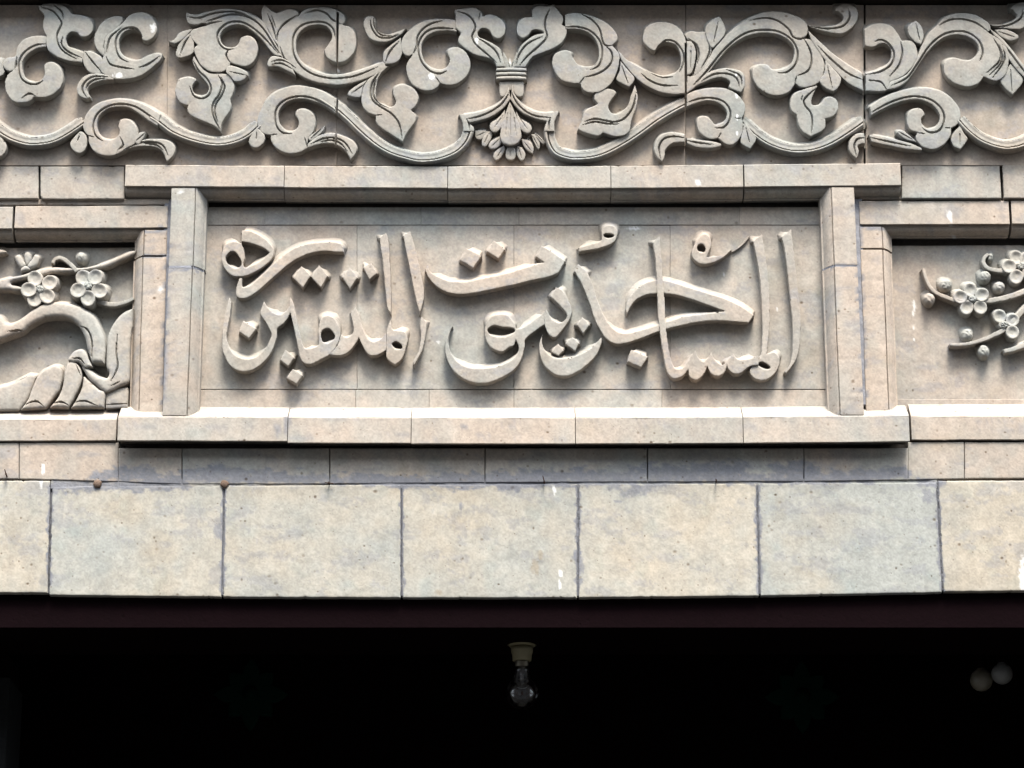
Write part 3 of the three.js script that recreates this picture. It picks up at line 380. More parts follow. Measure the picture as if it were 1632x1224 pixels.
// ------------------------------------------------------------------ moulded frames round the three panels
const drop = (x, y0, y1, z) => W(x, y1, z)[1] - W(x, y0, z)[1];
const ovolo = (d0, z0, d1, z1, n = 9) => Array.from({ length: n + 1 }, (_, i) => { const t = i / n * Math.PI / 2; return [d0 + (d1 - d0) * Math.sin(t), z1 + (z0 - z1) * Math.cos(t)]; });
const c1 = 1.1;                          // worn arris
const topProf = (D, zf, zg) => [[0, zf - 2.2], [2.0, zf], [D - c1, zf], [D, zf - c1], [D, zf - 3], [D - 1.5, zf - 6.5], ...ovolo(D + 0.2, zf - 6.5, D + 11.5, zf - 22), [D + 11.5, zf - 23.5], [D + 13, zf - 23.5], [D + 14.5, zf - 25], [D + 14, zf - 27], [D + 10, zf - 29], [D + 10, zg - 8], [0, zg - 8]];
const sillProf = (D, zf, zg, rise) => [[-rise, zg - 8], [-rise, zg + 1], [-rise + 2.5, zg + 3.5], [-1.2, zf - 1.2], [0.6, zf], [D - c1, zf], [D, zf - c1], [D, zf - 4], [D - 9, zf - 7], [D - 9, zg - 8]];
const jambProf = (wd, zf, zg, side) => { // side +1: splay on the right, -1: on the left
  const p = [[0, zg - 8], [0, zf - c1], [c1, zf], [wd - 0.5, zf], [wd, zf - 1], [wd + 0.7, zf - 4], [wd + 1.6, zf - 1.2], ...ovolo(wd + 2, zf - 1.4, wd + 15, zf - 18).map(([d, z], i, a) => { const t = i / (a.length - 1); return [mix(wd + 2 + 13 * t, d, 0.35), mix(zf - 1.4 - 16.6 * t, z, 0.35)]; }), [wd + 16, zf - 19], [wd + 18, zf - 19], [wd + 18.5, zg - 8]];
  return side > 0 ? p : p.map(([d, z]) => [-d, z]).reverse();
};
const tones = (i) => 0.35 + 0.5 * hash(i, 7);
{
  const fr = thing('panel_frame', 'moulded brick frame round the large Arabic inscription panel', 'frame'), zf = 26, zg = -12;
  const ys = [[200, 262, 297], [453.5, 263.2, 299], [713.8, 264, 300.6], [973.5, 263.2, 300], [1185.5, 261.4, 298], [1435, 259, 294]];
  for (let i = 0; i < 5; i++) { const [x0, y0, b0] = ys[i], [x1, y1] = ys[i + 1], gp = i === 3 ? 1.4 : 0.35; bar('top_rail', fr, 'h', [x0 + (i ? 0.2 : 0), y0], [x1 - (i < 4 ? gp : 0), y1], zf, topProf(drop(x0, y0, b0, zf), zf, zg), { tone: 0.45 + 0.25 * hash(i, 2), value: 1.02 }); }
  const ss = [[188, 664.5, 702.5], [459, 665.5, 706], [655.5, 666, 707.5], [917, 666, 707.5], [1184, 665, 706.5], [1449, 662.5, 701]];
  for (let i = 0; i < 5; i++) { const [x0, y0, b0] = ss[i], [x1, y1] = ss[i + 1]; bar('sill', fr, 'h', [x0 + 0.2, y0], [x1 - 0.35, y1], zf + 0.3 * (i % 2), sillProf(drop(x0, y0, b0, zf), zf, zg, 29), { tone: 0.62 + 0.2 * hash(i, 4), value: 1.08 }); }
  // uprights: two bricks each
  for (const [xa, ya, xb, yb, wd] of [[273, 299, 268.3, 423.5, 38.5], [267.6, 427, 258.2, 662, 38.2]]) bar('upright', fr, 'v', [xa, ya], [xb, yb], 25, jambProf(wd, 25, zg, 1), { tone: ya < 400 ? 0.35 : 0.62 });
  for (const [xa, ya, xb, yb, wd] of [[1361.5, 298, 1366.5, 422, 36.5], [1367, 424.5, 1377, 661, 37]]) bar('upright', fr, 'v', [xa, ya], [xb, yb], 25, jambProf(wd, 25, zg, -1), { tone: ya < 400 ? 0.7 : 0.85, value: 1.04 });
  const cem = (X, Y) => CEMENT.map((v) => v * (1.35 + 0.35 * fbm(X / 7, Y / 7)));
  const shrink = (p, k) => p.map(([d, z]) => [d + (d > 20 ? -k : k), z - k]), shrinkR = (p, k) => p.map(([d, z]) => [d + (d < -20 ? k : -k), z - k]);
  bar('joint_mortar', fr, 'v', [268.3, 423], [267.6, 427.5], 24, shrink(jambProf(38.3, 25, zg, 1), 0.5), { color: cem, mat: M.mortar });
  bar('joint_mortar', fr, 'v', [1366.5, 421.5], [1367, 425], 24, shrinkR(jambProf(36.7, 25, zg, -1), 0.5), { color: cem, mat: M.mortar });
  block('mortar', fr, [[262, 316], [279, 316], [266, 646], [252, 646]], 5.5, 33, { color: cem, mat: M.mortar, rough: 2 });
  block('mortar', fr, [[1357, 316], [1374, 316], [1383, 646], [1366, 646]], 5.5, 33, { color: cem, mat: M.mortar, rough: 2 });
}
function sideFrame(left) {
  const fr = thing(left ? 'panel_frame_001' : 'panel_frame_002', left ? 'moulded brick frame round the blossom panel with twisted trunk, cut by the left edge' : 'moulded brick frame round the blossom panel with budding twigs, cut by the right edge', 'frame'), zf = 8, zg = -26;
  if (left) {
    for (const [x0, x1, y, b, tn] of [[-230, 21, 329, 365, 0.5], [24.5, 268, 327.5, 364, 0.72]]) bar('top_rail', fr, 'h', [x0, y], [x1, y - 0.6], zf, topProf(drop(x0, y, b, zf), zf, zg), { tone: tn, value: 1.04 });
    for (const [xa, ya, xb, yb, wd] of [[266.5, 366, 265.5, 406.5, 36.5], [265.5, 409, 259.3, 658, 37.5]]) bar('upright', fr, 'v', [xa, ya], [xb, yb], 7, jambProf(wd, 7, zg, -1), { tone: 0.98, value: 1.1 });
    for (const [x0, x1] of [[-230, 186]]) bar('sill', fr, 'h', [x0, 669.5], [x1, 668.5], zf - 4, sillProf(drop(x0, 669, 703, zf), zf - 4, zg, 30), { tone: 0.75, value: 1.05 });
  } else {
    for (const [x0, x1, y, b, tn] of [[1369, 1607.5, 319.5, 358, 0.85], [1611, 1860, 318.5, 357, 0.8]]) bar('top_rail', fr, 'h', [x0, y], [x1, y - 0.6], zf, topProf(drop(x0, y, b, zf), zf, zg), { tone: tn, value: 1.04 });
    for (const [xa, ya, xb, yb, wd] of [[1369.5, 361, 1371, 395, 36], [1371, 397.5, 1380.3, 655, 35.5]]) bar('upright', fr, 'v', [xa, ya], [xb, yb], 7, jambProf(wd, 7, zg, 1), { tone: 1.0, value: 1.1 });
    for (const [x0, x1] of [[1451.5, 1870]]) bar('sill', fr, 'h', [x0, 664], [x1, 663], zf - 4, sillProf(drop(x0, 664, 701.5, zf), zf - 4, zg, 30), { tone: 0.85, value: 1.06 });
  }
}
sideFrame(true); sideFrame(false);

// ------------------------------------------------------------------ plain courses
{
  const t = thing('brick_course', 'short plain bricks between frieze and the left blossom panel', 'brick course');
  block('brick', t, [[-220, 264.5], [61.5, 264.5], [61.5, 317], [-220, 317]], 11.6, 36, { tone: 0.45 });
  block('brick', t, [[64, 264.5], [198, 264.5], [198.5, 317.5], [64, 317.5]], 12.6, 36, { tone: 0.5, chip: 1.6 });
  block('filler_brick', t, [[-220, 318.5], [271, 316], [270, 326.6], [-220, 328.4]], 5.5, 30, { tone: 0.75, chip: 1.5, rough: 1.6 });
  block('filler_brick', t, [[200, 297], [271, 297], [271, 315.2], [200, 315.2]], 4, 30, { tone: 0.7 });
}
{
  const t = thing('brick_course_001', 'plain bricks between frieze and the right blossom panel', 'brick course');
  block('brick', t, [[1437.5, 262], [1593.5, 262], [1596.5, 316.5], [1437, 316.5]], 11.5, 36, { tone: 0.4 });
  block('brick', t, [[1597.5, 262], [1850, 262], [1850, 316], [1600, 316]], 12, 36, { tone: 0.55 });
  block('filler_brick', t, [[1367, 296.5], [1436, 296.5], [1436, 317.8], [1367, 318.2]], 5, 30, { tone: 0.85 });
}
{
  const t = thing('brick_course_002', 'narrow course of plain bricks under the inscription sill', 'brick course');
  const xs = [-230, 30.5, 290, 525.5, 773, 1032, 1281.5, 1537, 1870], top = [705, 705, 705, 708, 709, 709, 708, 704, 703.5], bot = [763.5, 763.5, 772, 771.5, 769.5, 768.5, 767.5, 763, 762];
  xs.splice(7, 0, 1447); top.splice(7, 0, 704.5); bot.splice(7, 0, 765); xs.splice(2, 0, 189); top.splice(2, 0, 705); bot.splice(2, 0, 768);
  for (let i = 0, n = 0; i + 1 < xs.length; i++) { const under = i >= 2 && i <= 7, cutL = i === 2 || i === 8, cutR = i === 1 || i === 7, k = i < 2 ? i : i < 8 ? i - 1 : i - 2; block(cutL || cutR ? 'brick_half' : 'brick', t, [[xs[i] + (cutL ? 0 : 0.3), under ? 714 : top[i]], [xs[i + 1] - (cutR ? 0 : 0.4), under ? 714 : top[i + 1]], [xs[i + 1] - (cutR ? 0 : 0.4), bot[i + 1]], [xs[i] + (cutL ? 0 : 0.3), bot[i]]], cutL ? 0.1 : 0.2, 40, { tone: [0.8, 0.75, 0.35, 0.45, 0.4, 0.45, 0.6, 0.85][k], step: 2.4, rough: 0.6, tilt: 0.3, chip: cutL || cutR ? 0.3 : 1 }); }
}
{
  const t = thing('stone_lintel', 'row of large pale porous blocks spanning the dark gate opening', 'lintel');
  const xt = [-230, 81.5, 357, 640, 921.5, 1206.5, 1493.5, 1870], xb = [-232, 77, 354, 640, 921, 1211, 1503, 1880], yt = [765.5, 774.5, 773.5, 772, 771, 770, 765, 764.5], yb = [944, 949, 952, 953.2, 953, 950.2, 944.5, 940];
  const tn = [0.75, 0.3, 0.42, 0.5, 0.6, 0.12, 0.9];
  for (let i = 0; i < 7; i++) { const g0 = i ? 1.15 : 0, g1 = i < 6 ? 1.15 : 0, y0 = i === 6 ? 765.5 : i === 0 ? 765.5 : yt[i], y1 = i === 0 ? 765.5 : i === 5 ? 768.5 : yt[i + 1]; block('block', t, [[xt[i] + g0, y0], [xt[i + 1] - g1, y1], [xb[i + 1] - g1, i === 0 ? 945.5 : yb[i + 1]], [xb[i] + g0, i === 6 ? 943.5 : yb[i]]], [0.8, 0, 0.3, -0.2, 0.4, 0.2, 1.0][i], 18, { tone: tn[i], warm: CREAM, value: i === 6 ? 1.05 : 1.1, step: 2.1, rough: 0.8, chip: 1.5, r: 1.7 }); }
  const cem = (X, Y) => { const k = 0.8 + 0.35 * fbm(X / 6, Y / 9); return CEMENT.map((v) => v * k); };
  for (let i = 1; i < 7; i++) block('joint_mortar', t, [[xt[i] - 2.6, yt[i] + 2], [xt[i] + 2.6, yt[i] + 2], [xb[i] + 2.6, yb[i] - 2.5], [xb[i] - 2.6, yb[i] - 2.5]], i === 1 ? -4 : -1.2, 14, { color: cem, mat: M.mortar, rough: 1.6, step: 2.2 });
  block('bed_mortar', t, [[80, 762], [1495, 762], [1495, 780], [80, 780]], -1.4, 12, { color: (X, Y) => stone(X, Y, 0.3, 0.95), mat: M.mortar, rough: 2.2, step: 4 });
}

// ------------------------------------------------------------------ inscription
{
  const t = thing('inscription_panel', 'large sunken panel with a raised line of Arabic calligraphy and diamond dots', 'inscription'), Z = -12, H = 20, ZT = Z + H;
  const row = (xs, y0, y1, tone, zz) => { for (let i = 0; i + 1 < xs.length; i++) block('tile', t, [[xs[i] + 0.05, y0 + 0.25], [xs[i + 1] - 0.05, y0 + 0.25], [xs[i + 1] - 0.05, y1 - 0.25], [xs[i] + 0.05, y1 - 0.25]], Z + zz + 0.25 * hash(i, y0), 20, { tone: tone + 0.4 * (hash(i, y1) - 0.5), value: 1.07, r: 0.4, chip: 0.45, rough: 1.4, step: 2.4, mat: M.carved }); };
  row([306, 422, 671, 827, 1178, 1336], 330, 358.5, 0.3, 0.4); row([306, 569, 819, 1068, 1336], 359, 620.5, 0.62, 0); row([306, 567, 684, 819, 1055, 1336], 621, 658, 0.75, 0.5);
  const I = tile(320, 340, 4.295), J = tile(640, 340, 4.295), K = tile(950, 340, 4.295);
  let hh = 0; const ink = (T, out, holes = [], o = {}) => { hh = (hh * 5 + 2) % 9; return relief(o.name ?? 'letter_stroke', t, [trace(T, out, ZT), ...holes.map((q) => trace(T, q, ZT))], Z, (o.h ?? H) - 1 + hh * 0.2, { tone: 0.66, value: 0.97, round: 1.7, drop: 1.1, draft: 1.4, up: 17, fall: 1.12, chips: 1.3, ...o }); };
  ink(I, '280,115* 340,120 420,160 480,215 500,270 480,320 420,370 350,410 280,430 220,428 165,380 140,310 150,250 180,205 230,190 272,202 276,180*', ['170,310 190,270 225,258 255,285 278,335 260,370 220,370 185,345', '281,190* 350,205 430,235 470,266* 440,300 380,340 305,372 292,345 300,310 292,250 280,215']);
  ink(I, '263,440* 286,440* 280,490 290,505 340,490 420,420 490,350 560,290 650,235 750,205 860,195 940,200 975,230 980,263* 920,263 840,255 740,275 640,320 550,390 460,470 380,540 320,575 270,580 240,560 245,500');
  ink(I, '195,573* 207,610 200,700 182,800 178,860 200,930 250,980 320,998 390,975 445,920 478,850 480,815 450,755 408,690 418,640 432,598* 470,660 530,695 575,675 606,628* 612,680 580,740 525,790 520,850 490,940 430,1020 350,1072 270,1081 200,1040 155,960 145,880 150,780 165,690 183,610');
  ink(I, '612,562* 632,610 650,690 668,780 690,870 708,922 750,925 800,905 810,870 805,800 820,730 855,700 905,712 945,770 956,830 935,900 890,960 820,1000 760,1030 710,1026 680,990 660,900 640,800 618,700 604,650', ['822,832 838,795 878,788 916,830 910,862 870,888 834,878']);
  ink(I, '1060,638* 1085,700 1110,790 1140,850 1180,880 1230,860 1272,810* 1272,935* 1210,968 1150,966 1110,910 1082,850* 1055,900 1010,950 950,973 878,966* 935,900 958,825* 1000,850 1040,820 1042,760 1028,690');
  ink(I, '1300,718* 1312,790 1350,800 1395,810 1416,860 1405,920 1380,990 1330,1036* 1280,1000 1268,950 1272,800', ['1308,892 1340,875 1377,902 1370,927 1330,927']);
  ink(I, '1224,165* 1268,128* 1285,190 1295,350 1302,500 1302,684* 1275,640 1260,500 1245,330 1228,220');
  ink(I, '1384,150* 1432,118* 1470,250 1510,420 1529,560 1500,684* 1475,600 1440,430 1400,230');
  ink(I, '1510,708* 1546,750 1540,830 1520,930 1490,990 1460,1042* 1454,1010 1490,940 1505,850 1500,760');
  const dots = [[I, '690,358* 752,430* 700,511* 629,440*'], [I, '810,353* 869,430* 825,511* 754,435*'], [I, '1020,368* 1073,440* 1022,517* 963,435*'], [I, '1167,338* 1206,410* 1155,456* 1109,368*'], [I, '290,733* 382,790* 330,856* 260,810*'], [I, '580,933* 641,990* 600,1051* 543,1005*'], [I, '630,1063* 698,1110* 655,1171* 588,1130*'],
    [J, '440,238* 551,290* 490,376* 399,320*'], [J, '630,183* 709,245* 665,311* 581,260*'], [J, '1070,888* 1111,940* 1075,976* 1024,950*'], [J, '1170,846* 1216,888* 1190,946* 1119,892*'], [J, '1235,708* 1286,765* 1245,826* 1199,765*'], [K, '238,933* 357,982* 310,1056* 213,1015*']];
  for (const [T, s] of dots) ink(T, s, [], { name: 'diamond_dot', h: H + 1, step: 1.2, dome: 0.6 });
  ink(J, '182,345* 200,400 260,440 340,465 440,468 550,445 650,425 750,400 850,370 930,345 977,335* 919,295* 955,218* 1020,255 1122,325* 1076,406* 1000,435 880,460 760,490 640,515 520,540 400,553 300,535 230,490 180,430 161,380');
  ink(J, '1213,230* 1290,210 1365,185 1370,120 1400,80 1450,84 1479,120 1470,170 1440,205 1360,235 1280,250 1213,261*', ['1383,150 1402,135 1446,140 1451,155 1415,170'], { step: 1.2 });
  ink(K, '-126,343* -61,400* -20,500 10,590 40,670 80,745 140,805 210,820 300,800 420,762 500,735 600,705 720,690 882,668* 780,632 640,582 520,552 420,547 330,560 260,605 212,687* 204,640 240,560 310,490 400,457 490,462 620,500 760,545 900,590 1000,640 1082,695* 1046,746* 950,740 820,732 700,742 560,770 440,803 320,850 220,882 130,891 70,855 30,800 -10,720 -50,600 -100,480 -147,395*');
  ink(J, '350,766* 325,840 325,910 360,990 430,1045 530,1062 640,1050 740,1010 790,960 802,910 780,858* 770,900 735,915 690,946 630,930 590,890 569,830 575,760 610,710 670,690 730,700 770,750 790,790 850,770 920,720 970,680 990,648* 990,755* 920,800 850,860 842,920 820,1000 770,1070 690,1120 600,1156 520,1161 430,1135 350,1070 305,980 296,890 310,820', ['590,797 630,766 690,775 767,785 767,817 700,844 620,836']);
  ink(J, '1060,508* 1102,530 1140,600 1166,670 1150,730 1100,800 1050,851 1010,830 983,780 974,720 990,655* 1020,710 1050,740 1090,750 1125,720 1130,690 1100,650 1060,610 1017,570*', [], { h: H + 0.7 });
  ink(J, '966,822* 965,900 1000,960 1060,990 1140,990 1220,965 1300,920 1345,870 1367,846* 1371,880 1340,960 1290,1020 1220,1075 1140,1111 1060,1106 1000,1065 960,1010 942,940 945,880');
  ink(K, '389,200* 435,152* 448,300 458,460 470,600 475,740 490,880 512,1000 540,1060 590,1060 630,1008* 660,960 681,938* 700,990 735,1015 765,990 786,943* 810,1000 860,1040 895,1012 936,957* 970,1000 1040,1000 1112,968* 1112,1040* 1050,1050 1000,1090 950,1101 910,1075 896,1040* 880,1090 830,1116 785,1095 762,1050* 740,1100 690,1141 640,1120 632,1070* 600,1110 550,1131 513,1122 480,1070 455,940 432,780 420,620 414,440 402,300', [], { h: H + 1.6 });
  ink(K, '1074,185* 1136,138* 1155,250 1175,400 1188,560 1191,720 1180,860 1168,962* 1220,950 1257,990 1250,1050 1210,1110 1150,1139 1090,1130 1053,1090 1060,1050 1110,1000 1130,960* 1140,800 1135,640 1125,480 1105,330', ['1108,1030 1140,1014 1192,1046 1180,1066 1140,1061'], { h: H - 0.4 });
  ink(K, '1270,160* 1336,103* 1360,300 1380,480 1398,650 1401,800 1390,930 1360,1020 1300,1096* 1294,1075 1330,1020 1345,920 1345,760 1330,600 1310,400 1290,250');
  ink(K, '735,139 775,160 791,215 770,270 758,300* 820,292 880,276 932,244* 880,296 800,336 730,346 680,325 654,285 665,230 690,180', ['692,237 706,212 732,212 750,240 738,264 706,262']);
  ink(K, '935,240* 985,200 1030,150 1052,128 1050,150 1010,195 955,236', [], { h: 5, name: 'broken_stroke', step: 1.1 });
}

// ------------------------------------------------------------------ blossom panels
function blossom(t, T, cx, cy, petals, r, Z, h, zs) {
  const f = new THREE.Group(); f.name = 'blossom'; t.add(f);
  petals.forEach(([x, y, k = 1], i) => {
    const a = Math.atan2(y - cy, x - cx), loop = []; for (let n = 0; n < 22; n++) { const q = n / 22 * Math.PI * 2, R = r * k * 1.06, lx = Math.cos(q) * R * 1.05, ly = Math.sin(q) * R * 0.98; loop.push(T(x + lx * Math.cos(a) - ly * Math.sin(a), y + lx * Math.sin(a) + ly * Math.cos(a), Z + h)); }
    relief('petal', f, [loop], Z, h - 0.9 + (i % 3) * 0.7, { step: 1.1, tone: 0.4, value: 1.05, round: 2.2, drop: 1.4, cup: 3.0, cupA: 0.6, cupB: 9, draft: 3, chips: 0.6 });
  });
  const loop = []; for (let n = 0; n < 16; n++) { const q = n / 16 * Math.PI * 2; loop.push(T(cx + Math.cos(q) * r * 0.62, cy + Math.sin(q) * r * 0.58, Z + h)); }
  relief('flower_centre', f, [loop], Z, h + 1.2, { step: 0.9, tone: 0.15, value: 0.9, round: 5, drop: 3, draft: 2, shape: (x, y) => 1.1 * noise(x / 1.6, y / 1.6) });
  return f;
}
function ball(t, T, x, y, rx, ry, Z, h, tilt = 0) { const loop = []; for (let n = 0; n < 20; n++) { const q = n / 20 * Math.PI * 2, a = Math.cos(q) * rx, b = Math.sin(q) * ry; loop.push(T(x + a * Math.cos(tilt) - b * Math.sin(tilt), y + a * Math.sin(tilt) + b * Math.cos(tilt), Z + h)); } return relief('bud', t, [loop], Z, h, { step: 1.1, tone: 0.35, round: 9, drop: 10, draft: 3, shape: (u, v) => 0.9 * noise(u / 2.4, v / 2.8) }); }
{
  const t = thing('blossom_panel', 'sunken panel carved with a twisted plum trunk, rocks and blossoms, at the left edge', 'carved panel'), Z = -26, H = 26, ZT = Z + H;
  block('panel_ground', t, [[-190, 395], [236, 394], [226, 664], [-200, 664]], Z, 20, { tone: 0.42, r: 1, rough: 1.8, step: 2.4, mat: M.carved });
  const G = tile(0, 360, 5.1), L = tile(0, 480, 5.1);
  const cut = (name, T, s, gr = [], o = {}) => relief(name, t, [trace(T, s, ZT)], Z, o.h ?? H, { grooves: gr.map((q) => trace(T, q, ZT, false, 4)), tone: 0.55, value: 1.0, round: 5, drop: 3.5, dome: 1.5, ...o });
  cut('tree_trunk', G, '-500,800 -300,700 -60,715 0,735 50,785 120,780 200,730 300,655 400,620 500,615 600,635 700,680 770,740 820,830 852,920 858,1010 850,1118* 745,1112* 712,1010 692,920 662,850 620,790 550,748 450,738 350,755 260,800 180,860 100,890 0,925 -60,935 -300,900 -500,940', ['655,815 715,850 748,950 742,1090', '60,860 130,852 185,850'], { round: 7, drop: 5, h: 27 });
  cut('tree_trunk', L, '1080,50* 990,100 920,180 875,280 862,400 862,520 884,580 862,622 790,600 735,560* 660,520 700,600 740,650 830,720 872,740 980,690 1040,660 1052,580 1062,300 1078,200*', ['955,270 945,420 955,540 900,650', '980,650 900,690'], { h: 26, round: 6, drop: 4 });
  cut('rock', L, '-400,700 -60,690 0,680 100,650 243,578* 284,600 265,680 220,790 150,882* -60,884* -400,884*', ['0,664 110,640 230,590'], { h: 20 });
  cut('rock', L, '158,880* 220,800 265,680 320,580 400,530 460,515 500,560 502,640 480,720 430,790 372,866*', ['190,840 290,810 350,850'], { h: 24 });
  cut('rock', L, '402,862* 470,780 510,680 522,570 560,490 630,505 668,600 650,690 600,790 556,868*', ['425,830 500,820 560,850', '620,520 652,600'], { h: 26.5 });
  cut('rock', L, '552,478 590,420 650,390 700,420 722,480 752,532* 690,546 640,500 590,500', ['590,470 650,470 690,520'], { h: 28.5 });
  cut('rock', L, '570,866* 620,790 665,690 676,606 720,640 800,710 852,740 846,864*', ['600,820 690,810 790,850'], { h: 25 });
  cut('rock', L, '853,740* 950,700 1038,690* 1036,858* 853,864*', ['860,830 1030,826'], { h: 20, round: 2.5, drop: 1.5 });
  cut('branch', G, '1102,188* 1082,230 960,287 850,332 700,356 550,369 430,376 350,396 290,420 220,420 110,440 88,468 180,490 182,515 120,522 60,512 0,512 -60,512 -300,560 -300,500 -60,440 60,410 180,385 300,345 420,325 560,330 700,325 840,285 960,235 1040,200', [], { h: 22, round: 5, drop: 4 });
  band('twig', t, trace(G, '425,300 440,268 480,252 530,272 580,315 625,365', ZT, false, 6), 3.4, Z, 23, { round: 1.8, drop: 1.3, tone: 0.4 });
  band('twig', t, trace(G, '780,596 860,622 940,626 1020,606 1082,578', ZT, false, 6), [4.4, 3], Z, 20, { round: 1.8, drop: 1.3, tone: 0.45 });
  cut('branch', G, '-300,200* -60,185 0,178 45,190* 40,206 -20,222 -300,260', [], { h: 20 });
  blossom(t, G, 325, 512, [[283, 425], [402, 460], [232, 517], [280, 592], [382, 568]], 59, Z, 30);
  blossom(t, G, 712, 485, [[675, 420], [773, 416], [634, 522], [806, 524], [714, 585]], 60, Z, 31);
  ball(t, G, 655, 248, 48, 46, Z, 24);
  { const f = new THREE.Group(); f.name = 'half_open_blossom'; t.add(f); for (const [s, h] of [['112,245 150,222 185,265 205,310 170,340 135,300', 22], ['190,215 215,195 245,215 250,270 215,315 190,270', 20], ['318,245 280,222 252,265 215,315 240,345 300,310', 23], ['165,340 205,315 245,345 200,365 165,370', 24]]) relief('petal', f, [trace(G, s, ZT)], Z, h, { tone: 0.35, round: 5, drop: 5, step: 1.2 }); }
}
{
  const t = thing('blossom_panel_001', 'sunken panel carved with thin plum twigs, round buds and blossoms, at the right edge', 'carved panel'), Z = -26, H = 22, ZT = Z + H;
  block('panel_ground', t, [[1400, 391], [1820, 390], [1830, 660], [1410, 660]], Z, 20, { tone: 0.6, r: 1, rough: 1.6, step: 2.4, mat: M.carved });
  const T = tile(1472, 400, 6.12), tw = (s, hw, h, o = {}) => band('twig', t, trace(T, s, ZT, false, 6), hw, Z, h, { round: 1.8, drop: 1.3, tone: 0.45, up: 9, ...o });
  tw('-2,165 20,250 60,335 120,400 210,440 320,478 460,490 620,480 760,460 880,428 1000,385 1200,330', [2.6, 5], 20);
  tw('640,20 598,55 590,110 630,158 710,180 800,186 900,200', [3, 4], 19);
  tw('258,908 350,908 470,892 600,852 700,808 790,760 890,665 1000,545 1120,450', [2.6, 5], 20);
  tw('785,972 880,950 1000,905 1150,860', [3, 6], 20);
  blossom(t, T, 480, 465, [[455, 378], [360, 446], [570, 428], [424, 548], [556, 548]], 64, Z, 22);
  blossom(t, T, 955, 145, [[905, 62], [836, 148], [906, 250], [1010, 75], [1030, 215]], 66, Z, 22);
  blossom(t, T, 790, 715, [[745, 635], [870, 672], [868, 790], [772, 712, 0.55]], 62, Z, 22);
  for (const [x, y, a, b, h, q] of [[218, 320, 64, 62, 20, 0], [60, 455, 60, 64, 21, 0], [602, 240, 62, 62, 21, 0], [742, 342, 60, 58, 19, 0], [432, 806, 58, 62, 20, 0], [593, 968, 56, 68, 22, -0.3], [655, 52, 32, 46, 20, 0.2]]) ball(t, T, x, y, a, b, Z, h, q);
  block('panel_edge_tile', t, [[1422, 636], [1830, 636], [1832, 655], [1424, 655]], Z + 0.8, 14, { tone: 0.8, r: 0.7, mat: M.carved });
}

